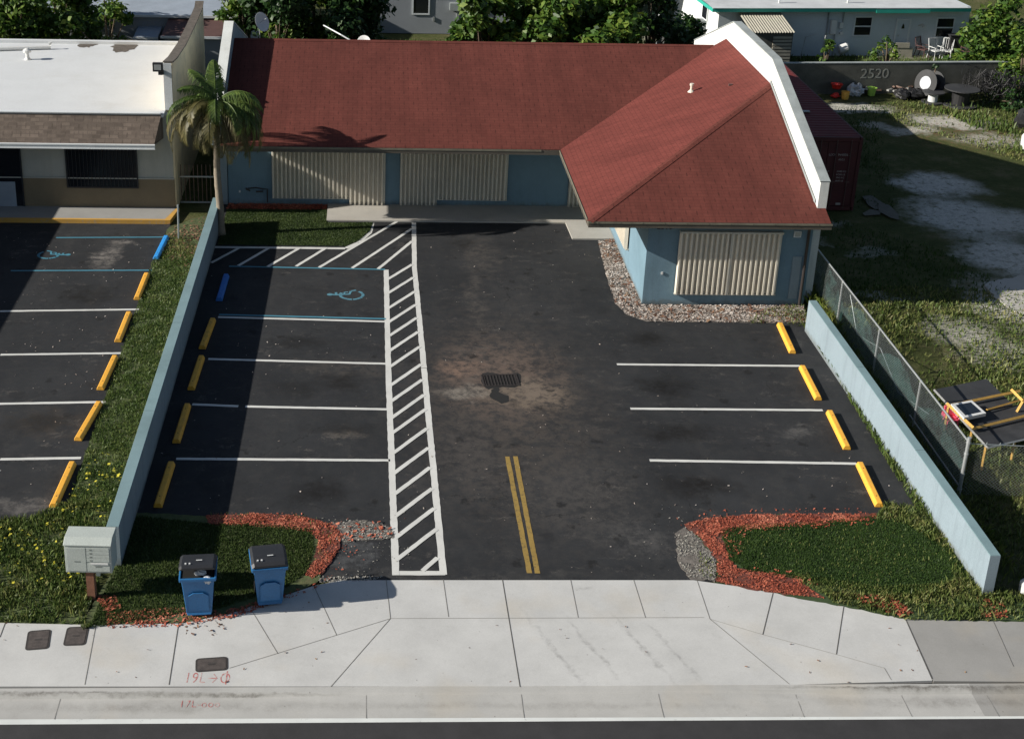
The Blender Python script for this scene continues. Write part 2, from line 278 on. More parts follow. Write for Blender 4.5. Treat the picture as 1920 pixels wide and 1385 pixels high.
leaf_mat('crown_bright', [(.020, .050, .008), (.06, .13, .018), (.19, .25, .04)], .3); leaf_mat('crown_dark', [(.010, .030, .008), (.022, .058, .013), (.045, .095, .02)], .25)
leaf_mat('palm_green', [(.035, .06, .014), (.07, .12, .024), (.15, .21, .045)], .3); leaf_mat('palm_dry', [(.06, .06, .02), (.11, .10, .035), (.17, .14, .06)], .2)
for nm, col in (('paint_white', (.62, .62, .59)), ('paint_yellow', (.30, .20, .05)), ('paint_blue', (.06, .22, .30)), ('paint_street', (.66, .68, .66))):
    paint_mat(nm, col, wear=.60 if nm != 'paint_yellow' else .52)
paint_mat('paint_kerb', (.58, .32, .06), (.30, .28, .25), .54); paint_mat('paint_spray', (.45, .13, .12), (.50, .48, .45), .46)
paint_mat('paint_blue_faint', (.05, .16, .24), wear=.5); paint_mat('paint_symbol', (.09, .24, .31), wear=.53)
simple('mulch_bed', (.13, .036, .024), .95, .5, 6.0, bmp=.6, tint=((.07, .06, .035), .8)); simple('turf_base', (.042, .062, .022), .95, .35, 6, bmp=.6); simple('weed_base', (.065, .085, .028), .95, .5, 5, bmp=.6, tint=((.12, .09, .05), .6)); simple('turf_dark', (.030, .055, .015), .95, .3, 6, bmp=.6)
simple('soil', (.05, .035, .022), .95, .4, 5, bmp=.6); simple('gravel_bed', (.14, .125, .11), .95, .5, 5, bmp=.6, tint=((.05, .048, .045), .7))
simple('gutter_seam', (.24, .235, .22), .95, .2, 5); simple('joint', (.20, .19, .17), .95, .2, 5); simple('joint_dark', (.10, .095, .085), .95, .3, 5)
def green_screen():
    m, nt, b = newmat('green_screen', .8); b.inputs['Base Color'].default_value = (.035, .10, .09, 1)
    tr = N(nt, 'ShaderNodeBsdfTransparent'); ms = N(nt, 'ShaderNodeMixShader'); p = pos(nt)
    f = ramp(nt, noise(nt, p, 1.1, 5, .7).outputs[0], [(.42, .0), (.5, .25), (.6, .42)])
    nt.links.new(f, ms.inputs[0]); out = nt.nodes['Material Output']
    nt.links.new(tr.outputs[0], ms.inputs[1]); nt.links.new(b.outputs[0], ms.inputs[2]); nt.links.new(ms.outputs[0], out.inputs[0])
green_screen()

# ---------------------------------------------------------------- mesh helpers
class MB:
    def __init__(s): s.v = []; s.f = []; s.m = []
    def add(s, vs, fs, mi=0):
        o = len(s.v); s.v += [tuple(x) for x in vs]; s.f += [tuple(i+o for i in f) for f in fs]; s.m += [mi]*len(fs); return s
    def box(s, x0, y0, z0, x1, y1, z1, mi=0, M=None):
        x0, x1 = min(x0, x1), max(x0, x1); y0, y1 = min(y0, y1), max(y0, y1); z0, z1 = min(z0, z1), max(z0, z1)
        vs = [Vector(p) for p in ((x0, y0, z0), (x1, y0, z0), (x1, y1, z0), (x0, y1, z0), (x0, y0, z1), (x1, y0, z1), (x1, y1, z1), (x0, y1, z1))]
        if M: vs = [M @ q for q in vs]
        return s.add(vs, [(0, 3, 2, 1), (4, 5, 6, 7), (0, 1, 5, 4), (1, 2, 6, 5), (2, 3, 7, 6), (3, 0, 4, 7)], mi)
    def prism(s, pts, z0, z1, mi=0, axis='z'):
        """closed outline pts extruded; axis z: pts=(x,y); axis x: pts=(y,z) between x=z0..z1; axis y: pts=(x,z)"""
        n = len(pts); area = sum(pts[i][0]*pts[(i+1) % n][1]-pts[(i+1) % n][0]*pts[i][1] for i in range(n))
        if area < 0: pts = pts[::-1]
        def P(p, t):
            if axis == 'z': return (p[0], p[1], t)
            if axis == 'x': return (t, p[0], p[1])
            return (p[0], t, p[1])
        vs = [P(p, z0) for p in pts]+[P(p, z1) for p in pts]
        fs = [tuple(range(n))[::-1], tuple(range(n, 2*n))]+[(i, (i+1) % n, (i+1) % n+n, i+n) for i in range(n)]
        return s.add(vs, fs, mi)
    def tube(s, pts, r, n=8, mi=0, cap=True):
        pts = [Vector(p) for p in pts]; rs = r if isinstance(r, (list, tuple)) else [r]*len(pts); o = []
        for i, p in enumerate(pts):
            t = (pts[min(i+1, len(pts)-1)]-pts[max(i-1, 0)]).normalized()
            a = t.cross(Vector((0, 0, 1)) if abs(t.z) < .9 else Vector((1, 0, 0))).normalized(); b = t.cross(a)
            o += [p+(a*math.cos(2*math.pi*k/n)+b*math.sin(2*math.pi*k/n))*rs[i] for k in range(n)]
        fs = [(i*n+k, i*n+(k+1) % n, (i+1)*n+(k+1) % n, (i+1)*n+k) for i in range(len(pts)-1) for k in range(n)]
        if cap: fs += [tuple(range(n))[::-1], tuple((len(pts)-1)*n+k for k in range(n))]
        return s.add(o, fs, mi)
    def lathe(s, prof, c=(0, 0, 0), n=20, mi=0, M=None):
        vs = []
        for r, z in prof: vs += [Vector((r*math.cos(2*math.pi*k/n), r*math.sin(2*math.pi*k/n), z)) for k in range(n)]
        M2 = Matrix.Translation(c) @ (M or Matrix()); vs = [M2 @ q for q in vs]
        fs = [(i*n+k, i*n+(k+1) % n, (i+1)*n+(k+1) % n, (i+1)*n+k) for i in range(len(prof)-1) for k in range(n)]
        fs += [tuple(range(n))[::-1], tuple((len(prof)-1)*n+k for k in range(n))]
        return s.add(vs, fs, mi)
    def build(s, name, mats, parent=None, bevel=0, smooth=False, loc=None):
        me = bpy.data.meshes.new(name); me.from_pydata(s.v, [], s.f)
        for m in (mats if isinstance(mats, (list, tuple)) else [mats]): me.materials.append(MATS[m])
        me.polygons.foreach_set('material_index', s.m)
        if smooth: me.polygons.foreach_set('use_smooth', [True]*len(me.polygons))
        o = bpy.data.objects.new(name, me); COL.objects.link(o)
        if parent: o.parent = parent
        if bevel:
            b = o.modifiers.new('bevel', 'BEVEL'); b.width = bevel; b.segments = 2; b.limit_method = 'ANGLE'
        return o
def tag(o, label, cat, group=None):
    o['label'] = label; o['category'] = cat
    if group: o['group'] = group
    return o
def struct(o): o['kind'] = 'structure'; return o
def thing(name, label, cat, loc=(0, 0, 0), group=None, rz=0):
    o = bpy.data.objects.new(name, None); COL.objects.link(o); o.location = loc; o.rotation_euler = (0, 0, rz); o.empty_display_size = .2
    return tag(o, label, cat, group)
def part(o, label): o['label'] = label; return o
def copy_thing(o, loc, label, rz=None):
    r = o.copy(); COL.objects.link(r); r.location = loc; r['label'] = label
    if rz is not None: r.rotation_euler = (0, 0, rz)
    for ch in o.children:
        c = ch.copy(); COL.objects.link(c); c.parent = r
        for g in ch.children:
            d = g.copy(); COL.objects.link(d); d.parent = c
    return r
def strip(mb, a, b, w, z, mi=0):
    if w > .06:
        a = Vector((a[0], a[1], 0)); b = Vector((b[0], b[1], 0)); L = (b-a).length; n = Vector((-(b-a).y, (b-a).x, 0)).normalized(); k = max(2, int(L/.16)); vs = []
        for i in range(k+1):
            q = a.lerp(b, i/k); q.z = z; s1, s2 = (w/2*random.uniform(.90, 1.07) for _ in (0, 1)); e = (b-a).normalized()*(random.uniform(-.02, .02) if i in (0, k) else 0)
            vs += [q-n*s1+e, q+n*s2+e]
        mb.add(vs, [(2*i, 2*i+2, 2*i+3, 2*i+1) for i in range(k)], mi); return
    a = Vector((a[0], a[1], 0)); b = Vector((b[0], b[1], 0)); n = (b-a).normalized(); n = Vector((-n.y, n.x, 0))*w/2
    mb.add([(a-n)+Vector((0, 0, z)), (b-n)+Vector((0, 0, z)), (b+n)+Vector((0, 0, z)), (a+n)+Vector((0, 0, z))], [(0, 1, 2, 3)], mi)
def sheet(name, pts, z, mat, thick=0, wob=0, kind='structure'):
    """flat sheet with outline pts (x,y); wob roughens the edge"""
    P = []
    for i in range(len(pts)):
        a = Vector(pts[i]); b = Vector(pts[(i+1) % len(pts)]); n = max(1, int((b-a).length/.12)) if wob else 1
        for k in range(n):
            q = a.lerp(b, k/n)
            P.append((q.x+random.uniform(-wob, wob), q.y+random.uniform(-wob, wob)))
    mb = MB()
    if thick: mb.prism(P, z-thick, z)
    else:
        ar = sum(P[i][0]*P[(i+1) % len(P)][1]-P[(i+1) % len(P)][0]*P[i][1] for i in range(len(P)))
        if ar < 0: P = P[::-1]
        mb.add([(x, y, z) for x, y in P], [tuple(range(len(P)))])
    o = mb.build(name, mat); o['kind'] = kind; return o
def textmesh(txt, size, M, mat, name, parent=None, depth=.004, bold=0.0, spacing=1.0):
    c = bpy.data.curves.new('lettering', 'FONT'); c.body = txt; c.size = size; c.extrude = depth; c.offset = bold; c.space_character = spacing
    t = bpy.data.objects.new('lettering', c); COL.objects.link(t)
    dg = bpy.context.evaluated_depsgraph_get(); me = bpy.data.meshes.new_from_object(t.evaluated_get(dg))
    bpy.data.objects.remove(t); me.materials.clear(); me.materials.append(MATS[mat]); me.transform(M)
    o = bpy.data.objects.new(name, me); COL.objects.link(o)
    if parent: o.parent = parent
    return o

# ---------------------------------------------------------------- vegetation helpers
def inpoly(X, Y, poly):
    ins = np.zeros(len(X), bool); n = len(poly); j = n-1
    for i in range(n):
        xi, yi = poly[i]; xj, yj = poly[j]
        c = ((yi > Y) != (yj > Y)) & (X < (xj-xi)*(Y-yi)/((yj-yi) or 1e-9)+xi); ins ^= c; j = i
    return ins
def sample(poly, dens, holes=()):
    a = np.array(poly); lo, hi = a.min(0), a.max(0); n = int((hi[0]-lo[0])*(hi[1]-lo[1])*dens)
    X = RNG.uniform(lo[0], hi[0], n); Y = RNG.uniform(lo[1], hi[1], n); k = inpoly(X, Y, poly)
    for h in holes: k &= ~inpoly(X, Y, h)
    return X[k], Y[k]
def np_mesh(name, V, nper, mats, parent=None, fmt=None):
    """V: (n, nper, 3) one polygon each"""
    n = len(V); me = bpy.data.meshes.new(name); me.vertices.add(n*nper); me.vertices.foreach_set('co', V.reshape(-1).astype(np.float32))
    me.loops.add(n*nper); me.loops.foreach_set('vertex_index', np.arange(n*nper, dtype=np.int32)); me.polygons.add(n)
    me.polygons.foreach_set('loop_start', np.arange(0, n*nper, nper, dtype=np.int32)); me.update(calc_edges=True)
    me.materials.append(MATS[mats]); o = bpy.data.objects.new(name, me); COL.objects.link(o)
    if parent: o.parent = parent
    return o
def clumpy(X, Y, s, keep):
    """thin a lawn unevenly"""
    ph = RNG.uniform(0, 6, 4)
    f = np.sin(X*s+ph[0]+1.7*np.sin(Y*s*.8+ph[1]))+np.sin(Y*s*1.3+ph[2]+1.3*np.sin(X*s*1.1+ph[3]))
    return RNG.uniform(0, 1, len(X)) < np.clip(keep+.3*f, 0.05, 1)
def grass(poly, dens, h, mat, z=0.0, name='grass', lean=.5, wdt=.010, keep=1.0, cs=2.0, holes=(), kind='stuff', hv=.6):
    X, Y = sample(poly, dens, holes); k = clumpy(X, Y, cs, keep) if keep < 1 else np.ones(len(X), bool); X, Y = X[k], Y[k]; n = len(X)
    if n == 0: return None
    H = h*(1-hv+hv*2*RNG.uniform(0, 1, n)**1.5); A = RNG.uniform(0, 2*np.pi, n); L = RNG.uniform(.1, 1, n)*lean*H; W = RNG.uniform(.6, 1.5, n)*wdt
    B = RNG.uniform(0, 2*np.pi, n); dx, dy = np.cos(A), np.sin(A); ex, ey = np.cos(B)*W, np.sin(B)*W
    V = np.zeros((n, 4, 3)); V[:, 0] = np.c_[X-ex, Y-ey, np.full(n, z)]; V[:, 1] = np.c_[X+ex, Y+ey, np.full(n, z)]
    V[:, 2] = np.c_[X+dx*L*.4+ex*.8, Y+dy*L*.4+ey*.8, z+H*.65]; V[:, 3] = np.c_[X+dx*L, Y+dy*L, z+H]
    o = np_mesh(name, V, 4, mat); o['kind'] = kind; return o
def chips(poly, dens, s, mat, z, name, holes=(), keep=1.0, thin=.35, cs=2.0):
    X, Y = sample(poly, dens, holes)
    if keep < 1: k = clumpy(X, Y, cs, keep); X, Y = X[k], Y[k]
    n = len(X); A = RNG.uniform(0, 2*np.pi, n); S = s*RNG.uniform(.5, 1.5, n); T = S*RNG.uniform(thin, thin*1.8, n)
    ux = np.c_[np.cos(A), np.sin(A), RNG.uniform(-.5, .5, n)]*S[:, None]; uy = np.c_[-np.sin(A), np.cos(A), RNG.uniform(-.6, .6, n)]*T[:, None]
    C = np.c_[X, Y, z+RNG.uniform(.3, 1.2, n)*s*.7]; V = np.stack([C-ux-uy*.6, C+ux*.8-uy, C+ux+uy*.7, C-ux*.7+uy], 1)
    o = np_mesh(name, V, 4, mat); o['kind'] = 'stuff'; return o
def leaves(centres, radii, per, size, mat, parent, name='crown', droop=0.0, shell=.25):
    P = []; D = []
    for c, r in zip(centres, radii):
        n = int(per*(r[0]*r[1])) if isinstance(r, tuple) else int(per*r*r); rr = np.array(r if isinstance(r, tuple) else (r, r, r))
        d = RNG.normal(size=(n, 3)); d /= np.linalg.norm(d, axis=1)[:, None]; t = shell+(1-shell)*RNG.uniform(0, 1, n)**.6
        P.append(np.array(c)+d*rr*t[:, None]*(1+.25*np.sin(d[:, :1]*5+c[0]*3)*np.cos(d[:, 1:2]*6+c[1]))); D.append(d)
    P = np.concatenate(P); D = np.concatenate(D); n = len(P)
    nn = D*.6+RNG.normal(size=(n, 3))*.55+np.array([0, 0, .55]); nn /= np.linalg.norm(nn, axis=1)[:, None]
    a = np.cross(nn, RNG.normal(size=(n, 3))); a /= np.linalg.norm(a, axis=1)[:, None]; b = np.cross(nn, a)
    S = size*RNG.uniform(.5, 1.35, n)[:, None]
    V = np.stack([P-a*S, P-b*S*.62, P+a*S, P+b*S*.62], 1); V[:, 0] -= nn*S*.15; V[:, 2] -= nn*S*(.15+droop)
    keep = P[:, 2] > .05
    return np_mesh(name, V[keep], 4, mat, parent)
def tree(name, label, cat, x, y, h, r, mat, group=None, lobes=15, per=560, leaf=.14, trunk=True, low=.25, sq=.8):
    t = thing(name, label, cat, (x, y, 0), group)
    mb = MB(); mb.tube([(0, 0, 0), (.05, .03, h*.35), (-.04, .06, h*.6)], [.11, .09, .05], 7)
    cs, rs = [], []
    for i in range(lobes):
        a = 2.4*i+random.random(); q = r*(.10+.85*random.random()**.7); zz = h*(low+(1-low)*random.random())
        q *= 1.0 if zz < h*.75 else .6
        rr = r*random.uniform(.24, .50); c = (math.cos(a)*q, math.sin(a)*q, max(rr*.6, zz-rr*.7)); cs.append(c); rs.append((rr, rr, rr*sq))
        mb.tube([(0, 0, h*.25), (c[0]*.5, c[1]*.5, c[2]*.75), c], [.06, .035, .015], 5)
    mb.build('trunk', 'bark', t, smooth=True)
    leaves(cs, rs, per, leaf, mat, t); return t
#@@NEXT
def rebase(t, loc):
    t.location = loc
    for ch in t.children: ch.matrix_parent_inverse = Matrix.Translation(-Vector(loc))
    return t

# ================================================================ GROUND
gm = MB(); gm.add([(-150, -7, -.03), (150, -7, -.03), (150, 260, -.03), (-150, 260, -.03)], [(0, 1, 2, 3)])
struct(gm.build('ground', 'terrain'))
tm = MB(); tm.prism([(13.6, 33.0), (60, 36.5), (60, 70), (13.6, 70)], -.02, .5); struct(tm.build('terrace', 'terrain'))
sheet('concrete_pad', XY([(1842, 532), (1960, 508), (1960, 600), (1905, 585), (1868, 560)]), .02, 'slab', thick=.03, wob=.05)
rd = MB(); rd.add([(-150, -40, -.09), (150, -40, -.09), (150, -8.9, -.09), (-150, -8.9, -.09)], [(0, 1, 2, 3)])
struct(rd.build('road', 'road_asphalt'))
LOTB = XY([(600, 1086), (1310, 1086)])
sheet('parking_lot', [(-5.95, -4.86), (12.45, -4.86), (12.45, 10.2), (9.5, 10.4), (8.4, 17.66), (-5.95, 17.66)], 0.0, 'asphalt')
sheet('parking_lot', [(-24, 15.66), (-24, -2.9), (-9.5, -2.75), (-8.2, -2.5), (-7.42, -2.3), (-7.42, 15.66)], 0.0, 'asphalt', wob=.05)

# sidewalk slabs
SW = XY([(0, 1167), (180, 1171), (340, 1168), (430, 1150), (590, 1097), (640, 1087), (1300, 1087), (1450, 1108), (1582, 1135), (1697, 1160)], .012)
SE = XY([(1748, 1275), (1480, 1283), (960, 1286), (0, 1286)], .012)
ext = (-30, SW[0][1]+.05); ext2 = (-30, SE[-1][1]+.05)
sheet('sidewalk', [ext]+SW+SE+[ext2], .012, 'sidewalk', thick=.06)
so = XY([(1699, 1160), (1920, 1164)], .010); se2 = XY([(1920, 1277), (1750, 1276)], .010)
sheet('old_sidewalk', [so[0], so[1], (40, so[1][1]), (40, se2[0][1]), se2[0], se2[1]], .010, 'old_concrete', thick=.06)
jm = MB()
JT = [((724, 1087), (732, 1160), 1), ((831, 1087), (841, 1157), 1), ((942, 1087), (975, 1288), 2), ((1070, 1088), (1084, 1158), 1), ((1188, 1088), (1210, 1158), 1), ((1307, 1089), (1331, 1161), 1),
      ((620, 1288), (732, 1160), 1), ((732, 1160), (1320, 1158), 0), ((1331, 1161), (1480, 1283), 1), ((732, 1160), (430, 1253), 0), ((1331, 1161), (1430, 1190), 0), ((1430, 1190), (1570, 1228), 0), ((1570, 1228), (1658, 1253), 0), ((1658, 1253), (1671, 1275), 0),
      ((1450, 1109), (1430, 1190), 2), ((1582, 1136), (1568, 1227), 2), ((1697, 1160), (1748, 1273), 2), ((589, 1100), (631, 1191), 1), ((472, 1145), (521, 1226), 1), ((335, 1169), (317, 1284), 2), ((180, 1172), (159, 1284), 1), ((10, 1168), (0, 1195), 2), ((1862, 1165), (1900, 1250), 0)]
for a, b, k in JT:
    strip(jm, G(*a), G(*b), (.010, .013, .018)[k], .0165, 1 if k == 2 else 0)
struct(jm.build('sidewalk_joint', ['joint', 'joint_dark']))
# kerb and gutter: raised either side of the dropped driveway
kx = [-30, -14, -9, -4.6, -2.5, -1, 4.5, 6.5, 8.5, 11, 40]
kd = [1, 1, 1, 1, .75, .2, .0, .15, .8, 1, 1]
yb = G(960, 1286).y
gmb = MB(); rows = []
for x, d in zip(kx, kd):
    yy = yb+.004*(x-2)
    rows += [(x, yy, .011), (x, yy-.14, .008-.012*(1-d)), (x, yy-.20, .003-.075*d-.02*(1-d)), (x, yy-.50, -.055-.02*d), (x, -8.92, -.082)]
for i in range(len(kx)-1):
    for k in range(4):
        a = i*5+k; gmb.f.append((a, a+1, a+6, a+5)); gmb.m.append(1 if kx[i] >= 11 else 0)
gmb.v = rows; struct(gmb.build('kerb_gutter', ['gutter_pan', 'old_concrete']))
kdn = lambda x: float(np.interp(x, kx, kd))
jm = MB()
for u in (120, 690, 979, 1235, 1492, 1690, 1850):
    a = G(u-3, 1290); b = G(u+2, 1335)
    jm.add([(a.x-.007, -8.93, -.0775), (a.x+.007, -8.93, -.0775), (a.x+.007, yb-.5, -.052-.02*kdn(a.x)), (a.x-.007, yb-.5, -.052-.02*kdn(a.x)), (a.x+.007, yb-.2, .006-.075*kdn(a.x)-.02*(1-kdn(a.x))), (a.x-.007, yb-.2, .006-.075*kdn(a.x)-.02*(1-kdn(a.x)))], [(0, 1, 2, 3), (3, 2, 4, 5)])
struct(jm.build('gutter_joint', 'gutter_seam'))
ln = MB(); ln.add([(-60, -9.24, -.086), (60, -8.99, -.086), (60, -8.76, -.086), (-60, -9.01, -.086)], [(0, 1, 2, 3)])
ya = G(0, 1340, -.086).y; yc = G(0, 1359, -.086).y; yd = G(1920, 1330, -.086).y; ye = G(1920, 1344.5, -.086).y; xa = G(0, 1350).x; xb = G(1920, 1337).x
sa = (yd-ya)/(xb-xa)
ln = MB(); ln.add([(-40, yc-sa*(40+xa), -.084), (60, ye+sa*(60-xb), -.084), (60, yd+sa*(60-xb), -.084), (-40, ya-sa*(40+xa), -.084)], [(0, 1, 2, 3)])
struct(ln.build('road_edge_line', 'paint_street'))

# ================================================================ MARKINGS
ZM = .004
def lines(name, segs, w, mat, z=ZM):
    mb = MB()
    for i, (a, b) in enumerate(segs): strip(mb, G(*a), G(*b), w, z+.0006*(i % 5))
    return struct(mb.build(name, mat))
lines('parking_line', [((410, 594.5), (724, 603)), ((390, 673), (726, 682)), ((361, 758), (447, 761.5)), ((459, 762), (729, 767.5)), ((331, 860), (731, 863)),
                       ((1157, 683), (1499, 686)), ((1182, 766), (1543, 769)), ((1217, 863), (1605, 869))], .11, 'paint_white')
lines('parking_line', [((0, 583.5), (272, 580)), ((0, 665), (232, 662)), ((0, 757), (200, 753.5)), ((0, 861), (152, 858.5))], .11, 'paint_white')
lines('blue_parking_line', [((430, 499.5), (722, 505.5)), ((410, 590), (724, 598)), ((105, 446), (314, 445)), ((20, 508), (298, 507))], .09, 'paint_blue', .0075)
hs = [((776, 418), (777, 500)), ((777, 500), (795, 690)), ((795, 690), (831, 1077)), ((724, 506), (728, 690)), ((728, 690), (742, 1077)), ((737, 1074), (835, 1074)),
      ((402, 463.5), (648, 466)), ((648, 466), (672, 455)), ((672, 455), (693, 437)), ((693, 437), (698, 418))]
lines('hatch_border', hs, .16, 'paint_white')
hl = [((447.7, 465.5), (396, 493)), ((505, 465), (447.7, 498)), ((562, 465), (502.5, 500)), ((612, 465), (554.5, 500)), ((744, 416), (598, 502)), ((772.6, 429), (660, 503)), ((772.6, 452.5), (709, 504.5)),
      ((792, 1070), (821, 1045))]
for v in (523, 549, 577, 603, 629, 657, 687, 722, 752, 783, 812, 850, 888, 927, 969, 1009, 1051):
    t = (v-523)/(969-523); a = G(727+(v-523)*.025, v+1); b0 = G(773+37*t, 0 or v-27-27*t); hl.append(((727+(v-523)*.025, v+1), (773+38*t, v-27-27*t)))
lines('hatch_stripe', hl, .115, 'paint_white', .0080)
lines('centre_line', [((951, 855), (993, 1075)), ((966, 855), (1008, 1075))], .115, 'paint_yellow')

def wheelchair(cu, cv, s, sx, mat):
    c = G(cu, cv); mb = MB()
    def seg(pts, w=.11):
        for a, b in zip(pts, pts[1:]): strip(mb, (c.x+a[0]*s*sx, c.y+a[1]*s), (c.x+b[0]*s*sx, c.y+b[1]*s), w*s, ZM+.0007*random.randint(1, 4))
    arc = [(.28+.42*math.cos(R_(t)), .40*math.sin(R_(t))) for t in range(-205, 65, 15)]
    seg(arc); seg([(-.45, .02), (-.3, .0), (-.02, .02)], .11); seg([(-.30, .22), (-.28, .02), (.20, .06), (.25, .36), (.42, .42)], .09); seg([(.0, .02), (.02, .25), (.15, .25)], .07)
    n = 14; mb.add([(c.x-.52*s*sx+.11*s*math.cos(k*2*math.pi/n), c.y+.02+.11*s*math.sin(k*2*math.pi/n), ZM+.003) for k in range(n)], [tuple(range(n))])
    return struct(mb.build('wheelchair_symbol', mat))
wheelchair(645, 553, .84, 1, 'paint_symbol'); wheelchair(104, 478, .78, -1, 'paint_blue')

# ================================================================ PLANTED BEDS
wk = XY([(613, 415), (1063, 417)], .03)
mbk = [(-2.03, 16.02), (6.38, 16.02), (6.42, 14.52), (7.86, 14.52), (7.86, 17.66), (-2.03, 17.66)]
sheet('walkway', mbk, .05, 'walk_concrete', thick=.09)
lawn0 = XY([(470, 399), (613, 399), (614, 418), (699, 418), (694, 433), (672, 452), (648, 462), (400, 460)]); lawn0 = [(-5.6, 17.1), (-2.05, 17.1)]+lawn0[2:7]+[(-5.6, 13.75)]
sheet('lawn_soil', lawn0, .012, 'turf_base'); grass(lawn0, 2600, .032, 'grass_lush', .012)
md = [(-5.6, 17.1), (-2.06, 17.1), (-2.06, 17.64), (-5.6, 17.64)]; sheet('mulch_bed', md, .014, 'mulch_bed'); chips(md, 700, .035, 'mulch', .014, 'mulch')
# left front island
li = XY([(300, 985), (395, 968), (470, 965), (560, 970), (620, 985), (640, 1003), (628, 1040), (600, 1070), (596, 1093), (430, 1150), (340, 1168), (180, 1171), (185, 1130), (205, 1050)])
li = [(-5.8, -2.3)]+li[1:-2]+[(-6.3, -6.55), (-5.9, -4.2)]
sheet('island_soil', li, .016, 'weed_base', thick=.03, wob=.03)
lg = XY([(395, 983), (500, 985), (585, 993), (590, 1030), (575, 1075), (540, 1100), (420, 1140), (350, 1150)]); lg = [(-5.75, -2.45)]+lg+[(-6.1, -6.45)]
grass(lg, 3600, .042, 'grass_lush', .016, hv=.6, wdt=.008)
mp = XY([(385, 968), (470, 963), (560, 968), (620, 983), (642, 1003), (630, 1040), (603, 1075), (585, 1085), (572, 1078), (590, 1050), (598, 1015), (580, 998), (500, 988), (395, 984)])
sheet('mulch_bed', mp, .021, 'mulch_bed', thick=.03, wob=.05); chips(mp, 2600, .021, 'mulch', .021, 'mulch', keep=.62, cs=6)
m2 = XY([(180, 1120), (215, 1118), (225, 1140), (200, 1150)]); chips(m2, 900, .035, 'mulch', .018, 'mulch')
m3 = XY([(200, 1150), (330, 1140), (420, 1148), (600, 1092), (606, 1100), (440, 1158), (350, 1175), (200, 1178)]); chips(m3, 900, .024, 'mulch', .018, 'mulch', keep=.75, cs=3)
g1 = XY([(600, 985), (660, 975), (715, 980), (737, 995), (737, 1010), (680, 1012), (640, 1018), (620, 1010)])
sheet('gravel_bed', g1, .010, 'gravel_bed', thick=.03, wob=.05); chips(g1, 1300, .019, 'gravel_grey', .010, 'gravel', keep=.6, cs=5); chips(g1, 60, .04, 'mulch', .012, 'mulch')
g1b = XY([(590, 1080), (640, 1082), (720, 1080), (700, 1088), (600, 1092)]); chips(g1b, 900, .02, 'gravel_grey', .004, 'gravel')
for P_, dn_ in (([(385, 962), (560, 962), (640, 985), (660, 1040), (620, 1090), (590, 1085), (620, 1030), (600, 985), (470, 970)], 160), ([(600, 975), (760, 968), (770, 1000), (740, 1020), (620, 1085), (600, 1092)], 10)): chips(XY(P_), dn_, .02, 'mulch', .004, 'mulch', keep=.5, cs=4)
chips(XY([(590, 970), (760, 960), (775, 1085), (600, 1092)]), 70, .016, 'gravel_grey', .004, 'gravel', keep=.4, cs=3)
chips(XY([(1180, 940), (1300, 950), (1300, 1086), (1190, 1084)]), 22, .016, 'gravel_grey', .003, 'gravel', keep=.35, cs=2); chips(XY([(1260, 975), (1330, 955), (1640, 952), (1640, 965), (1400, 964), (1285, 990)]), 200, .02, 'mulch', .004, 'mulch', keep=.5, cs=4)
chips([(-5.6, -4.6), (12, -4.6), (12, 15.5), (-5.6, 15.5)], 1.5, .018, 'gravel', .003, 'gravel', keep=.5, cs=.6); chips([(-14, -2.2), (-7.6, -2.2), (-7.6, 15.3), (-14, 15.3)], 5, .018, 'gravel', .003, 'gravel', keep=.5)
chips([(-12, -8.1), (14, -8.1), (14, -5.2), (-12, -5.2)], 2.5, .02, 'litter', .013, 'leaf_litter', keep=.4, cs=1)
grass(XY([(380, 960), (600, 970), (640, 1000), (600, 1085), (560, 1078), (590, 1000), (500, 985), (390, 980)]), 120, .06, 'grass_mixed', .02, keep=.5, cs=4)
# right front island
ri = XY([(1290, 985), (1330, 972), (1400, 965), (1640, 965), (1660, 945), (1720, 955), (1780, 1010), (1850, 1105), (1920, 1120), (1920, 1166), (1697, 1161), (1582, 1138), (1450, 1112), (1345, 1090), (1340, 1045), (1310, 1010)])
ri[7] = (12.6, -5.0); sheet('island_soil', ri, .014, 'turf_dark', thick=.03, wob=.03)
rg = XY([(1352, 1000), (1400, 990), (1500, 988), (1600, 980), (1650, 972), (1720, 985), (1780, 1030), (1800, 1075), (1760, 1110), (1640, 1112), (1500, 1085), (1400, 1070), (1368, 1050)])
grass([(q[0]+(q[0]-7.5)*.03, q[1]+(q[1]+4.2)*.10) for q in rg], 4200, .032, 'grass_dark', .014, hv=.4, wdt=.007)
rm = XY([(1283, 985), (1330, 971), (1400, 966), (1500, 964), (1640, 964), (1645, 974), (1560, 981), (1450, 990), (1360, 998), (1352, 1010), (1368, 1050), (1385, 1068), (1500, 1083), (1510, 1100), (1545, 1122), (1450, 1112), (1345, 1092), (1345, 1055), (1320, 1015)])
grass(XY([(1480, 1075), (1640, 1100), (1780, 1095), (1780, 1125), (1640, 1130), (1560, 1122), (1500, 1095)]), 1800, .05, 'grass_mixed', .014, wdt=.008)
grass(rg, 220, .06, 'grass_mixed', .014, keep=.4, cs=1.5, wdt=.007)
sheet('mulch_bed', rm, .019, 'mulch_bed', thick=.03, wob=.06); chips(rm, 2800, .021, 'mulch', .019, 'mulch', keep=.62, cs=6)
chips(XY([(1330, 975), (1400, 985), (1500, 985), (1640, 970), (1640, 985), (1400, 1000), (1385, 1060), (1500, 1075), (1540, 1100), (1380, 1085), (1350, 1040)]), 220, .024, 'mulch', .03, 'mulch', keep=.5, cs=4)
m4 = XY([(1600, 1115), (1670, 1118), (1710, 1150), (1690, 1158), (1620, 1135)]); chips(m4, 900, .03, 'mulch', .03, 'mulch', keep=.6)
chips(XY([(1830, 1120), (1880, 1130), (1890, 1160), (1840, 1158)]), 700, .03, 'mulch', .03, 'mulch', keep=.6)
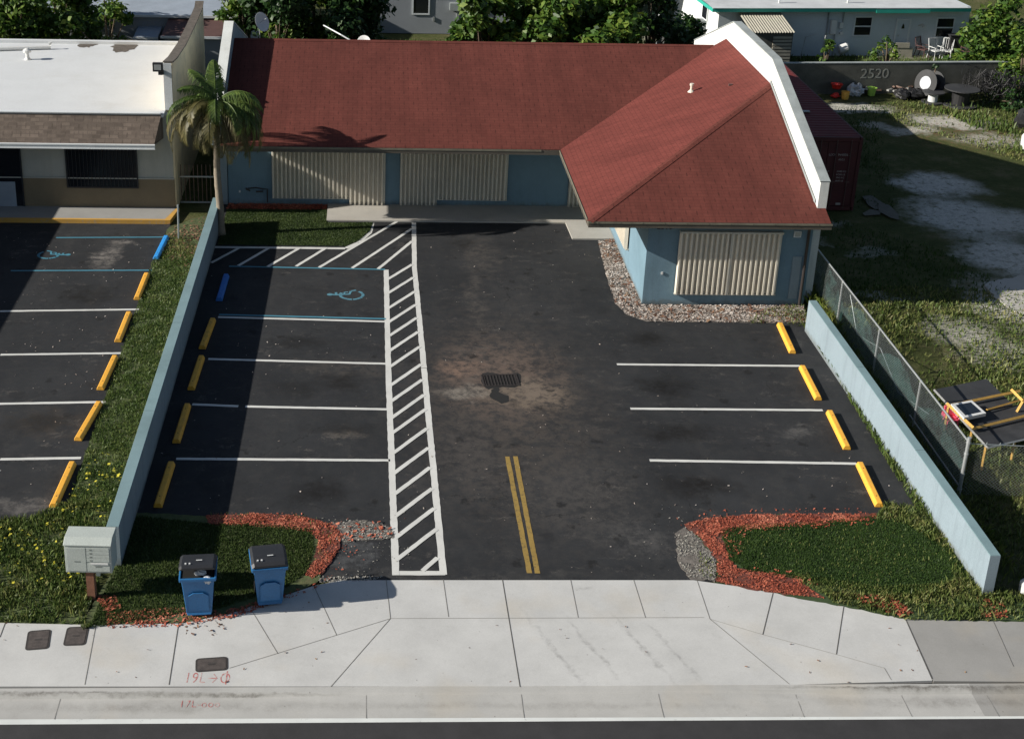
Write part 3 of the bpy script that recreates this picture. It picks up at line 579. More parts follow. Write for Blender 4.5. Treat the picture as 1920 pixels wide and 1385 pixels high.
g2 = XY([(1268, 1000), (1285, 990), (1320, 1012), (1342, 1050), (1342, 1088), (1295, 1085), (1275, 1060), (1270, 1030)])
sheet('gravel_bed', g2, .012, 'gravel_bed', thick=.03, wob=.04); chips(g2, 1400, .019, 'gravel_grey', .012, 'gravel', keep=.6, cs=5); grass(XY([(1310, 1035), (1342, 1060), (1342, 1085), (1310, 1080)]), 350, .06, 'grass_mixed', .012)
# weeds along the island edges and beside the walls
WD = [(XY([(1640, 975), (1660, 945), (1720, 950), (1765, 1000), (1850, 1095), (1920, 1120), (1920, 1166), (1697, 1163), (1560, 1130), (1540, 1108), (1640, 1118), (1740, 1112), (1790, 1085), (1770, 1030), (1700, 985)]), 1500, .11, 'grass_mixed', .75),
      (XY([(1520, 612), (1540, 660), (1640, 830), (1715, 950), (1760, 990), (1785, 985), (1600, 700), (1535, 600)]), 1300, .17, 'weed', .8),
      (XY([(1440, 580), (1510, 572), (1516, 600), (1525, 618), (1470, 608), (1400, 606)]), 700, .10, 'grass_mixed', .6),
      (XY([(1503, 530), (1535, 520), (1570, 620), (1560, 640), (1530, 580), (1512, 572)]), 1100, .28, 'grass_tall', .9),
      ([(12.93, -5.0), (13.5, -5.0), (13.5, 8), (12.93, 8)], 500, .2, 'grass_tall', .7)]
for P, d, h, mt, kp in WD: grass(P, d, h, mt, .0, 'weeds', keep=kp, cs=3, wdt=.009, lean=.8)
# gravel beds round the wing
gb = XY([(1122, 453), (1165, 450), (1206, 575), (1510, 572), (1512, 606), (1300, 604), (1215, 603), (1175, 590), (1155, 570), (1138, 520)])
gb = gb[:1]+[(7.86, 14.5), (7.86, 9.18), (12.86, 9.18)]+gb[4:]
sheet('gravel_bed', gb, .014, 'gravel_bed', thick=.03, wob=.03); chips(gb, 1100, .032, 'gravel', .014, 'gravel'); chips(gb, 110, .05, 'litter', .02, 'leaf_litter', keep=.6)
# left verge and boundary strip
lv = [(-7.45, 15.3), (-6.2, 16.6), (-6.15, 0), (-6.3, -4.2), (-6.2, -6.6)]+XY([(180, 1173), (0, 1170)])+[(-14, -6.7), (-14, -2.95), (-9.5, -2.8), (-8.1, -2.5), (-7.35, -2.1), (-7.42, 0)]
sheet('verge_soil', lv, .010, 'weed_base', wob=.04)
grass([(-7.55, 13.2), (-6.2, 13.2), (-6.15, -2), (-7.4, -2.2)], 1700, .06, 'weed', .010, keep=.85, cs=5, wdt=.010, lean=.9); grass([(-7.45, 14.6), (-6.2, 14.6), (-6.2, 12), (-7.4, 12)], 500, .09, 'grass_mixed', .01, keep=.6)
lvf = [(-14, -2.9), (-9.5, -2.8), (-8.1, -2.4), (-7.3, -1.8), (-6.2, -1.8), (-6.2, -6.5)]+XY([(180, 1171), (0, 1167)])+[(-14, -6.6)]
grass(lvf, 1700, .075, 'weed', .010, wdt=.012, lean=.9, keep=.75, cs=4); grass(lvf, 280, .12, 'grass_mixed', .010, wdt=.015, keep=.7)
chips([(-14, -3.1), (-9.5, -3.0), (-8.1, -2.6), (-7.3, -1), (-7.2, .3), (-6.3, .3), (-6.6, -5), (-14, -5.3)], 34, .026, 'flower_yellow', .07, 'wildflowers', keep=.5, thin=.7)
chips([(-7.5, 15.6), (-6.2, 16.6), (-6.2, 11), (-7.3, 13)], 260, .035, 'litter', .01, 'leaf_litter', keep=.6)
chips(XY([(340, 1168), (430, 1152), (440, 1170), (385, 1200), (345, 1190)]), 120, .028, 'litter', .012, 'leaf_litter', keep=.35, cs=5)
# rough ground of the lot on the right
RL = [(13.5, -5), (13.5, 10.5), (16, 10.9), (20, 10.5), (30, 8), (30, -5)]
grass(RL, 260, .11, 'grass_mixed', -.03, keep=.62, cs=.9, wdt=.018, lean=.9); grass(RL, 130, .10, 'weed', -.03, keep=.5, cs=.7, wdt=.02)
grass([(13.3, 10.5), (20, 10.5), (19, 14), (15, 18), (13.3, 18)], 110, .10, 'grass_dark', -.03, keep=.6, cs=.8, wdt=.02)
grass([(17.5, 18), (19, 18), (22, 29), (24, 32), (18, 30)], 90, .10, 'grass_dark', -.03, keep=.55, cs=.8, wdt=.02)
grass([(22, 32), (22, 30), (24, 27), (28, 20), (34, 18), (34, 33)], 120, .12, 'grass_mixed', -.03, keep=.36, cs=1.1, wdt=.025)
grass(XY([(1690, 200), (1760, 185), (1900, 200), (1920, 290), (1880, 270), (1780, 215)]), 110, .22, 'weed', -.03, keep=.3, cs=1.3, wdt=.03)
grass([(-30, 27.5), (14, 27.5), (14, 42.5), (-30, 42.5)], 60, .14, 'weed', -.03, keep=.7, cs=.6, wdt=.025)
grass([(15, 33.2), (33, 34.6), (33, 38.9), (15, 37.8)], 100, .16, 'weed', .5, keep=.6, cs=1.2, wdt=.025)
#@@NEXT
# ================================================================ BLUE SHOP
YF, YW, XL, XR = 17.65, 9.24, 7.85, 12.86
shop = thing('shuttered_shop', 'blue shop with red shingle roof, white end parapets and closed beige shutters across the lot', 'building')
w_ = MB(); w_.box(-5.6, YF, 0, 12.95, 27.6, 2.75); w_.build('wall', 'blue_wall', shop)
w_ = MB(); w_.box(XL, YW, 0, XR, YF-.003, 2.95); part(w_.build('wall', 'blue_wall', shop), 'projecting front wing wall')
EZ, SIDE, MAIN = 2.92, .34, .365
XE, YE, YWE, XP = 5.95, 15.45, 8.73, 12.95; RY, RZ = 21.55, 5.12
HZ = EZ+SIDE*(XP-XE); HY = YWE+(XP-XE)*SIDE/.35
XV = XE+(RZ-EZ)/SIDE
rf = MB()
rf.add([(-5.62, YE, EZ), (XE, YE, EZ), (XV, RY, RZ), (-5.62, RY, RZ)], [(0, 1, 2, 3)])
rf.add([(-5.62, RY, RZ), (XV, RY, RZ), (XP, RY, RZ), (XP, 28.2, RZ-.36*6.65), (-5.62, 28.2, RZ-.36*6.65)], [(0, 1, 2, 3, 4)])
part(rf.build('roof', 'shingle_main', shop), 'long main roof slope')
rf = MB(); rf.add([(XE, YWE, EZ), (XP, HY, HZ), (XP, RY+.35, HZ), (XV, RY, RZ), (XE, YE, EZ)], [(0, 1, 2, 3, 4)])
part(rf.build('roof', 'shingle_side_lit', shop), 'wing roof slope facing left')
rf = MB(); rf.add([(XE, YWE, EZ), (13.2, YWE, EZ), (13.2, 9.6, EZ+.29), (XP, 9.6, EZ+.29), (XP, HY, HZ)], [(0, 1, 2, 3, 4)])
part(rf.build('roof', 'shingle_main', shop), 'wing roof slope facing the road')
rc = MB(); d = Vector((XP-XE, HY-YWE, HZ-EZ))
a = Vector((XE, YWE, EZ+.012)); b = Vector((XP, HY, HZ+.012)); n = Vector((-d.y, d.x, 0)).normalized()*.13
rc.add([a-n-Vector((0, 0, .03)), b-n-Vector((0, 0, .03)), b, a, b+n-Vector((0, 0, .03)), a+n-Vector((0, 0, .03))], [(0, 1, 2, 3), (3, 2, 4, 5)])
rc.add([(-5.6, RY-.14, RZ-.035), (12.4, RY-.14, RZ-.035), (12.4, RY, RZ+.02), (-5.6, RY, RZ+.02), (-5.6, RY+.14, RZ-.03), (12.4, RY+.14, RZ-.03)], [(0, 1, 2, 3), (3, 2, 5, 4)])
rc.build('ridge_cap', 'shingle_main', shop)
sf = MB(); sf.add([(-5.6, YE+.03, EZ-.10), (XL, YE+.03, EZ-.10), (XL, YF, EZ-.10), (-5.6, YF, EZ-.10)], [(0, 3, 2, 1)])
sf.add([(XE+.03, YWE+.03, EZ-.097), (13.18, YWE+.03, EZ-.097), (13.18, YW+.01, EZ-.097), (XL, YW+.01, EZ-.097), (XL, YE+.02, EZ-.097), (XE+.03, YE+.02, EZ-.097)], [(0, 5, 4, 3, 2, 1)])
sf.build('soffit', 'soffit', shop)
fa = MB(); fa.box(-5.62, YE-.02, EZ-.19, XE-.02, YE+.02, EZ-.02); fa.box(XE-.02, YWE-.02, EZ-.19, XE+.02, YE+.02, EZ-.02); fa.box(XE+.021, YWE-.02, EZ-.19, 13.22, YWE+.02, EZ-.02)
fa.build('fascia', 'fascia_brown', shop)
fa = MB(); fa.box(-5.0, YE-.035, EZ-.07, 5.3, YE-.021, EZ-.005); fa.box(XE-.035, YWE-.04, EZ-.06, XE-.021, YE-.02, EZ-.005); fa.box(XE-.02, YWE-.04, EZ-.06, 13.23, YWE-.021, EZ-.005)
for i in range(11): fa.box(6.2+i*.66, YWE-.046, EZ-.06, 6.22+i*.66, YWE-.0405, EZ-.01)
for i in range(14): fa.box(XE-.042, YWE+.3+i*.45, EZ-.17, XE-.036, YWE+.33+i*.45, EZ-.03)
fa.build('drip_edge', 'drip_edge', shop)
# parapets
def parapet(x0, x1, prof, bot, mside, outer_low, label):
    top = prof; pts = top+bot; mb = MB(); mb.prism(pts, x0, x1, 0, axis='x')
    part(mb.build('parapet', mside, shop), label)
    cp = MB()
    for (ya_, za), (yb_, zb) in zip(top, top[1:]):
        dd = Vector((0, yb_-ya_, zb-za)).normalized(); nn = Vector((0, -dd.z, dd.y))
        if nn.z < 0: nn = -nn
        e = [Vector((x, y, z)) for x in (x0-.02, x1+.02) for y, z in ((ya_, za), (yb_, zb))]
        v = [e[0]+nn*.003, e[1]+nn*.003, e[3]+nn*.003, e[2]+nn*.003]; v += [q+nn*.035 for q in v]
        cp.add(v, [(0, 1, 2, 3), (4, 7, 6, 5), (0, 4, 5, 1), (1, 5, 6, 2), (2, 6, 7, 3), (3, 7, 4, 0)])
    cp.build('parapet_cap', outer_low, shop)
parapet(XP, XP+.27, [(9.42, 3.98), (15.7, 6.12), (21.1, 6.12), (26.9, 4.0)], [(26.9, 0), (9.62, 0), (9.62, 3.12), (9.42, 3.12)], 'parapet_white', 'parapet_cap', 'white end parapet stepping over the wing roof')
parapet(-5.93, -5.62, [(15.55, 3.62), (21.3, 5.80), (27.2, 3.75)], [(27.2, 0), (17.6, 0), (17.6, 3.62), (15.55, 2.90)], 'blue_wall_pale', 'parapet_white', 'pale left end parapet beside the palm')
fl = MB(); fl.box(XP-.03, 9.7, EZ+.30, XP-.004, 9.9, EZ+.36)
for k in range(12):
    ya_ = 9.6+k*.5; za = EZ+.35*(ya_-YWE)
    fl.add([(XP-.03, ya_, za+.01), (XP-.03, ya_+.5, za+.185), (XP-.03, ya_+.5, za+.30), (XP-.03, ya_, za+.125)], [(0, 1, 2, 3)])
fl.build('flashing', 'parapet_cap', shop)
# shutters: closed accordion panels, folded ridges every 15 cm
def shutter(x0, x1, z0, z1, y, label=None, pitch=.152, dep=.115, along='x'):
    root = MB(); n = max(2, round((x1-x0)/pitch)); pw = (x1-x0)/n; pts = []
    for i in range(n):
        a = x0+i*pw
        pts += [(a, 0), (a+pw*.16, -dep), (a+pw*.48, -dep), (a+pw*.64, 0)]
    pts.append((x1, 0)); vs = []
    for z in (z0, z1):
        for a, o in pts: vs.append((a, y-.05+o, z) if along == 'x' else (y-.05+o, a, z))
    k = len(pts); fs = [(i, i+1, i+1+k, i+k) for i in range(k-1)]
    root.add(vs, fs); o = root.build('shutter', 'shutter', shop)
    if label: part(o, label)
    rl = MB()
    if along == 'x':
        rl.box(x0, y-.17, z1, x1, y-.003, z1+.06); rl.box(x0, y-.10, z0-.04, x1, y-.003, z0-.002)
        (rl.box((x0+x1)/2-.02, y-.17, z0, (x0+x1)/2+.02, y-.162, z1-.01) if y < 10 else None)
    else: rl.box(y-.135, x0-.03, z1, y-.003, x1+.03, z1+.06); rl.box(y-.11, x0-.03, z0-.04, y-.003, x1+.03, z0-.002)
    rl.build('shutter_track', 'shutter_rail', o)
shutter(-4.02, -1.27, .30, 2.45, YF, 'window shutter at the left end'); shutter(-1.262, 0.03, .07, 2.45, YF, 'door shutter beside the left window')
shutter(.56, 1.90, .07, 2.45, YF, 'door shutter right of the blue pier'); shutter(1.908, 4.43, .30, 2.45, YF, 'window shutter in the middle of the front')
shutter(6.65, 7.80, .07, 2.45, YF, 'door shutter in the inner corner')
shutter(8.80, 11.93, .42, 2.42, YW, 'sunlit shutter on the wing front', .157, .11); shutter(11.9, 13.9, .75, 2.45, XL, 'shutter on the side of the wing', along='y')
wt = MB(); wt.box(9.4, YW-.02, .40, 11.9, YW-.003, .42); wt.build('window_sill', 'blue_wall_pale', shop)
dp = MB(); dp.tube([(12.72, YW-.06, 2.75), (12.72, YW-.06, .05)], .045, 8); dp.box(12.68, YW-.1, 1.3, 12.76, YW-.004, 1.34); dp.build('downpipe', 'dark_pipe', shop)
pl = MB(); pl.box(12.28, YW-.04, 2.28, 12.50, YW-.004, 2.48); pl.box(12.31, YW-.046, 2.31, 12.47, YW-.041, 2.45, 1); pl.build('vent_grille', ['white_trim', 'galv'], shop)
bp = MB(); bp.box(12.35, YW-.03, .25, 12.62, YW-.004, 1.65); part(bp.build('service_panel', 'blue_wall_pale', shop), 'pale blue panel at the wing corner')
fx = MB(); fx.box(8.35, YW-.03, 1.02, 8.41, YW-.004, 1.10); fx.box(-5.22, YF-.03, .45, -5.16, YF-.004, .53); fx.build('socket_box', 'white_plastic', shop)
lm = MB(); lm.box(.26, YF-.05, 2.12, .36, YF-.004, 2.22); lm.tube([(.31, YF-.05, 2.18), (.31, YF-.16, 2.22), (.33, YF-.24, 2.12)], [.025, .05, .06], 8); lm.build('wall_lamp', 'dark_pipe', shop)
gp = MB(); gp.tube([(-4.9, YF-.05, .62), (-4.6, YF-.07, .66), (-4.35, YF-.05, .60), (-4.2, YF-.05, .60), (-4.2, YF-.05, .1)], .022, 6); gp.tube([(-4.95, YF-.05, .62), (-4.95, YF-.12, .62), (-4.8, YF-.14, .56)], .03, 6); gp.tube([(-4.6, YF-.05, .5), (-4.35, YF-.08, .52)], .03, 6)
part(gp.build('wall_pipe', 'dark_pipe', shop), 'short black tap pipe on the wall')
textmesh('2510', .21, Matrix.Translation((8.10, YW-.006, 2.50)) @ Matrix.Rotation(R_(90), 4, 'X'), 'number_dark', 'house_number', shop, bold=.006, spacing=1.15)
g = GX(1296, 170, 11.0)
def onside(u, v):
    for z in np.arange(3, 5.3, .01):
        q = G(u, v, z)
        if z >= EZ+SIDE*(q.x-XE): return q
    return q
q = onside(1296, 172); vp = MB(); vp.tube([q-Vector((0, 0, .05)), q+Vector((0, 0, .24))], .045, 10); vp.tube([q+Vector((0, 0, .22)), q+Vector((0, 0, .29))], .07, 10); vp.lathe([(.13, 0), (.06, .08)], q-Vector((0, 0, .02)), 10); vp.build('vent_pipe', 'shutter', shop, smooth=False)
q = onside(1370, 160); vp = MB(); vp.box(q.x-.07, q.y-.05, q.z-.03, q.x+.07, q.y+.05, q.z+.04); part(vp.build('roof_patch', 'brown_roof', shop), 'small dark flashing piece')
rebase(shop, (3, 18, 0))

# ================================================================ LEFT NEIGHBOUR
YN, XN = 16.9, -7.42
nb = thing('neighbour_shop', 'cream and tan building with flat white roof and shingled mansard beside the palm', 'building')
m = MB(); m.box(-22, YN, 1.19, XN, 26.6, 3.55); m.build('wall', 'cream', nb)
m = MB(); m.box(-22, YN-.03, 0, XN+.02, 26.6, 1.187); part(m.build('wall', 'tan', nb), 'tan lower wall')
m = MB(); m.box(-22, YN-.05, 1.19, XN+.03, YN-.002, 1.23); part(m.build('trim', 'cream', nb), 'band above the tan wall')
m = MB(); m.prism([(YN+.05, 0), (YN+.05, 3.45), (YN+.35, 3.46), (YN+.37, 5.28), (18.5, 5.12), (21, 4.98), (24, 5.02), (26.4, 5.12), (26.8, 5.3), (26.8, 0)], XN-.02-.2, XN+.06, axis='x'); part(m.build('parapet', 'tan_pale', nb), 'tall tan side parapet')
cp = MB(); top = [(YN+.36, 5.29), (18.5, 5.13), (21, 4.99), (24, 5.03), (26.4, 5.13), (26.8, 5.31)]
for (a, b), (c, d) in zip(top, top[1:]): cp.add([(XN-.25, a, b+.004), (XN+.09, a, b+.004), (XN+.09, c, d+.004), (XN-.25, c, d+.004), (XN-.25, a, b+.05), (XN+.09, a, b+.05), (XN+.09, c, d+.05), (XN-.25, c, d+.05)], [(0, 3, 2, 1), (4, 5, 6, 7), (0, 1, 5, 4), (1, 2, 6, 5), (2, 3, 7, 6), (3, 0, 4, 7)])
part(cp.build('parapet_cap', 'grime', nb), 'grimy parapet cap')
m = MB(); m.box(XN-.24, YN+.31, 3.62, XN+.04, YN+.345, 5.28); part(m.build('trim', 'white_trim', nb), 'white parapet end')
zr = 3.62; m = MB(); m.box(-22, YN-.25, zr-.1, XN-.225, 26.3, zr); m.build('roof', 'white_roof', nb)
m = MB(); m.box(-22, 26.3, zr-.1, XN-.225, 26.55, zr+.12); part(m.build('roof', 'white_roof', nb), 'raised rear edge of the flat roof')
for (u, v), rx, ry in (((165, 82), .42, .35), ((232, 88), .5, .5), ((240, 80), .7, .25)):
    c = G(u, v, zr+.004); n = 26; mm = MB(); mm.add([(c.x+rx*math.cos(k*6.283/n)*random.uniform(.7, 1.15), c.y+ry*2*math.sin(k*6.283/n)*random.uniform(.7, 1.15), zr+.005+.002*ry) for k in range(n)], [tuple(range(n))]); part(mm.build('roof_stain', 'grime', nb), 'dark water stain on the white roof')
m = MB(); xr = XN-.45
m.add([(-22, 16.1, 2.72), (xr-.05, 16.1, 2.72), (xr+.16, YN-.22, zr+.03), (-22, YN-.22, zr+.03)], [(0, 1, 2, 3)]); m.add([(xr-.05, 16.1, 2.72), (xr+.16, YN, 2.72), (xr+.16, YN, zr), (xr+.16, YN-.22, zr+.03)], [(0, 1, 2, 3)])
m.add([(-22, 16.1, 2.70), (xr-.05, 16.1, 2.70), (xr+.16, YN, 2.70), (-22, YN, 2.70)], [(3, 2, 1, 0)])
m.build('mansard', 'shingle_tan', nb)
m = MB(); m.box(-22, YN-.3, zr+.031, xr+.14, YN-.1, zr+.06); part(m.build('trim', 'white_trim', nb), 'roof edge strip')
m = MB(); m.box(-22, 15.98, 2.60, xr-.02, 16.1, 2.73); m.box(-22, 15.965, 2.70, xr-.0, 15.98, 2.745); m.box(-22, 15.965, 2.575, xr-.0, 15.98, 2.60); m.build('gutter', 'white_trim', nb)
def nwin(x0, x1, z0, z1, name='window', bars=True):
    f = MB(); f.box(x0-.05, YN-.07, z0-.05, x1+.05, YN-.034, z0); f.box(x0-.05, YN-.07, z1, x1+.05, YN-.034, z1+.05); f.box(x0-.05, YN-.07, z0, x0, YN-.034, z1); f.box(x1, YN-.07, z0, x1+.05, YN-.034, z1)
    o = f.build(name, 'near_black', nb); p = MB(); p.box(x0, YN-.045, z0, x1, YN-.034, z1); p.build('pane', 'dark_glass', o)
    if bars:
        b = MB()
        for k in range(int((x1-x0)/.13)): b.box(x0+.06+k*.13, YN-.10, z0+.01, x0+.075+k*.13, YN-.088, z1-.01)
        b.build('window_bars', 'near_black', o)
nwin(-11.1, -8.7, .90, 2.42)
nwin(-13.9, -12.72, .06, 2.45, 'door', False)
m = MB(); m.box(-13.6, YN-.075, .10, -12.95, YN-.055, 1.05); part(m.build('door_panel', 'metal_roof', nb), 'grey panel in the dark doorway')
v = MB(); c = G(52, 112, zr); v.lathe([(.14, 0), (.10, .05), (.07, .09), (.07, .28), (.16, .30), (.16, .38), (.05, .45)], c, 14); v.build('roof_vent', 'white_plastic', nb)
c = G(0, 95, zr+.06); c2 = G(95, 90, zr+.06); v = MB(); v.tube([(-16, c.y, zr+.09), (c2.x, c2.y, zr+.09), (c2.x, c2.y, zr+.3)], .075, 10); v.build('roof_duct', 'white_plastic', nb)
q = Vector((XN-.38, YN+.2, 5.05)); v = MB(); v.box(q.x-.18, q.y-.14, q.z, q.x+.16, q.y, q.z+.30); v.box(q.x-.13, q.y-.15, q.z+.06, q.x+.11, q.y-.142, q.z+.25, 1); v.box(q.x+.10, q.y, q.z-.15, q.x+.16, q.y+.16, q.z); v.box(q.x-.0, q.y-.12, q.z-.12, q.x+.14, q.y-.02, q.z-.002)
v.build('floodlight', ['cable_black', 'galv'], nb)
# unseen side wing, added out of view to cast the shadow on the left lot
m = MB(); m.box(-25, 2.0, 0, -16.2, YN-.04, 2.45); part(m.build('wall', 'cream', nb), 'unseen side wing added to shade the left lot')
rebase(nb, (-12, 17, 0))
# its raised walkway with yellow kerb
sheet('neighbour_walkway', [(-22, 15.72), (-7.62, 15.72), (-7.36, YN-.04), (-22, YN-.04)], .14, 'old_concrete', thick=.15)
kb = MB(); kb.box(-22, 15.60, 0, -7.56, 15.716, .145); kb.prism([(-7.55, 15.60), (-7.42, 15.60), (-7.25, YN-.1), (-7.355, YN-.1), (-7.612, 15.719)], 0, .147); struct(kb.build('yellow_kerb', 'paint_kerb'))
fg = thing('gate', 'dark slatted gate closing the narrow alley between the two buildings', 'gate', (-6.6, 17.6, 0)); m = MB(); m.box(-.72, -.02, .05, .6, .02, .10); m.box(-.72, -.02, 1.02, .6, .02, 1.07); m.build('rail', 'galv', fg); m = MB()
for k in range(9): m.box(-.68+k*.15, -.012, .1, -.65+k*.15, .012, 1.5)
m.build('slat', 'rust_metal', fg)
tag(MB().tube([(-6.95, 14.2, 0), (-6.93, 14.2, 1.25)], .03, 8).tube([(-6.95, 14.25, .2), (-6.95, 14.25, 1.2)], .012, 5).build('post', 'wire'), 'thin metal post in the grass strip near the yellow kerb end', 'post')

# ================================================================ BOUNDARY WALLS
def bwall(name, pts, h, thick, label, mat, cap):
    a, b = Vector((*pts[0], 0)), Vector((*pts[1], 0)); d = (b-a).normalized(); n = Vector((-d.y, d.x, 0))*thick/2
    t = thing(name, label, 'wall', tuple(a)); L = (b-a).length; nj = int(L/4)
    m = MB(); o = a
    m.prism([tuple((p-o))[:2] for p in (a-n, b-n, b+n, a+n)], -.03, h); m.build('wall_body', mat, t)
    n2 = n*1.02; m = MB()
    for k in range(nj):
        p = a+d*(L*k/nj+.008)-o; q = a+d*(L*(k+1)/nj-.008)-o
        m.prism([tuple(x)[:2] for x in (p-n2, q-n2, q+n2, p+n2)], h+.002, h+.022)
    m.build('coping', cap, t, bevel=.006); return t
fx_ = G(405, 375, .98); nx_ = G(205, 985, .98)
bwall('boundary_wall', [(-5.93, -4.35), (-5.78, 15.6)], .98, .26, 'long low blue wall between the two parking lots, left of the palm', 'blue_wall_pale', 'blue_wall_cap')
bwall('boundary_wall', [(12.53, -5.35), (12.50, 7.45)], .98, .22, 'pale blue low wall along the right side of the lot below the chain-link fence', 'blue_wall_pale', 'blue_wall_cap')

# ================================================================ WHEEL STOPS
def wheelstop(mat, label, group):
    t = thing('wheel_stop', label, 'wheel stop', (0, 0, 0), group); m = MB(); L = .92
    prof = [(-.10, 0), (-.10, .05), (-.06, .13), (.06, .13), (.10, .05), (.10, 0)]
    vs = [(x, -L, z) for x, z in prof]+[(x*1, -L+.05, z) for x, z in prof]
    m.prism([(x, z) for x, z in prof], -L, L, axis='y'); o = m.build('block', mat, t, bevel=.014)
    e = MB()
    for y in (-.62, .62): e.lathe([(.014, 0), (.012, .006)], (0, y, .1305), 8)
    e.build('bolt', 'iron', t); return t
def ends(a, b, z=.0):
    A, B = G(*a, z), G(*b, z); return ((A+B)/2, math.atan2(-(A.x-B.x), A.y-B.y))
YS = [('left lot', 'yellow wheel stops along the left edge of the lot', 'yellow_stop',
       [((400, 600), (378, 658), 'in shade beside the blue wall, first behind the blue one'), ((378, 672), (358, 733), 'in shade beside the blue wall, second behind the blue one'), ((352, 762), (330, 833), 'in shade beside the blue wall, second from the front'), ((322, 870), (295, 955), 'in shade beside the blue wall, nearest the bins')]),
      ('right', 'yellow wheel stops by the right wall', 'yellow_stop',
       [((1460, 607), (1488, 668), 'sunlit by the right wall, nearest the blue wing'), ((1502, 688), (1536, 755), 'sunlit by the right wall, second from the wing'), ((1553, 772), (1590, 848), 'sunlit by the right wall, third from the wing'), ((1610, 870), (1650, 955), 'sunlit by the right wall, nearest the grass island')]),
      ('nb', 'yellow wheel stops in the neighbouring lot', 'yellow_stop',
       [((277, 513), (255, 568), 'in the neighbouring lot, next to the bright blue one'), ((243, 588), (220, 645), 'in the neighbouring lot, second of the yellow ones from the building'), ((217, 670), (187, 735), 'chipped, in the middle of the neighbouring lot row'), ((184, 762), (148, 824), 'in the neighbouring lot, second from the front'), ((138, 868), (98, 957), 'in the neighbouring lot, front one beside the flowering weeds')])]
src = None
for _, grp, mt, lst in YS:
    for a, b, lab in lst:
        c, rz = ends(a, b); lab = 'yellow concrete wheel stop '+lab
        if src is None: src = wheelstop(mt, lab, grp); src.location = c; src.rotation_euler = (0, 0, rz); o = src
        else: o = copy_thing(src, c, lab, rz); o['group'] = grp
for a, b, mt, lab in (((425, 517), (410, 568), 'blue_stop', 'dark blue wheel stop in shade at the accessible bay beside the blue wall'), ((313, 445), (291, 490), 'lightblue_stop', 'bright light blue wheel stop at the accessible bay of the neighbouring lot')):
    c, rz = ends(a, b); o = wheelstop(mt, lab, None) if False else wheelstop(mt, lab, 'blue wheel stops at accessible bays'); o.location = c; o.rotation_euler = (0, 0, rz)

# ================================================================ DRAIN, COVERS
c = G(938, 713); dr = thing('drain_grate', 'rectangular slotted iron drain grate set in dusty asphalt in the middle of the lot', 'drain', (c.x, c.y, 0), rz=R_(3))
m = MB(); W, D = .50, .34
m.box(-W, -D, .003, W, -D+.045, .016); m.box(-W, D-.045, .003, W, D, .016); m.box(-W, -D+.045, .003, -W+.045, D-.045, .016); m.box(W-.045, -D+.045, .003, W, D-.045, .016); m.build('frame', 'iron', dr)
m = MB()
for k in range(11): m.box(-W+.07+k*.085, -D+.046, .004, -W+.095+k*.085, D-.046, .014)
m.build('grate_bars', 'iron', dr); m = MB(); m.add([(-W, -D, .0022), (W, -D, .0022), (W, D, .0022), (-W, D, .0022)], [(0, 1, 2, 3)]); m.build('pit_shade', 'void', dr)  # flat black sheet painted as the shade below the grate
pt = XY([(955, 722), (985, 718), (1030, 728), (1035, 745), (1000, 752), (950, 752), (925, 745), (940, 730)]); n_ = 0 and sheet('drain_patch', pt, .0016, 'gravel_bed', wob=.04)
pt = XY([(925, 727), (936, 727), (936, 735), (955, 742), (953, 754), (940, 756), (918, 744), (920, 736)]); n_ = sheet('wet_stain', pt, .0028, 'wet', wob=.03)
pt = XY([(903, 700), (925, 698), (948, 703), (974, 699), (977, 716), (965, 727), (940, 726), (915, 730), (902, 718)]); struct(sheet('drain_edge', pt, .0018, 'wet', wob=.035))
def cover(u, v, w, d, rz, label):
    c = G(u, v, .012); t = thing('utility_cover', label, 'utility cover', (c.x, c.y, .012), 'utility covers in the sidewalk', rz)
    
    def rr(w, d, r): return [(sx*(w/2-r)+r*math.cos(R_(a0+k*22.5)), sy*(d/2-r)+r*math.sin(R_(a0+k*22.5))) for sx, sy, a0 in ((1, 1, 0), (-1, 1, 90), (-1, -1, 180), (1, -1, 270)) for k in range(5)]
    m = MB(); m.prism(rr(w, d, .075), 0, .006); m.build('rim', 'cover_rim', t)
    m = MB(); m.prism(rr(w-.08, d-.08, .05), .0062, .010)
    for i in range(6):
        for j in range(4): m.box(-w/2+.09+i*(w-.2)/6, -d/2+.1+j*(d-.2)/4, .010, -w/2+.11+i*(w-.2)/6+.02, -d/2+.12+j*(d-.2)/4, .0115)
    m.build('lid', 'cover_lid', t); m = MB(); m.box(-.07, -.02, .0102, .07, .02, .0125); m.build('label_plate', 'cover_rim', t)
cover(72, 1199, .46, .60, R_(7), 'dark rounded utility cover in the sidewalk, leftmost'); cover(143, 1192, .44, .58, R_(3), 'square brown utility cover right of the rounded one')
cover(397, 1245, .62, .40, R_(6), 'wide rectangular utility cover near the kerb above red spray marks')
def pavetext(s, u, v, size, rz, z, name):
    c = G(u, v, z); o = textmesh(s, size, Matrix.Translation((c.x, c.y, z)) @ Matrix.Rotation(rz, 4, 'Z') @ Matrix.Scale(.6, 4, (1, 0, 0)), 'paint_spray', name, None, .0004, -.004, 1.1); return struct(o)
pavetext('19L\u2192O', 344, 1279, .42, R_(-1), .0135, 'spray_marking'); q = G(423, 1281, .014); m = MB(); m.box(q.x-.012, q.y-.02, .0135, q.x+.012, q.y+.36, .0142); struct(m.build('spray_marking', 'paint_spray'))
q = G(338, 1308, -.07); o = textmesh('17L-ooo', .27, Matrix.Translation((q.x, yb-.47, -.0685)) @ Matrix.Scale(.75, 4, (1, 0, 0)), 'paint_spray', 'spray_marking', None, .0004, -.003, 1.1); struct(o)

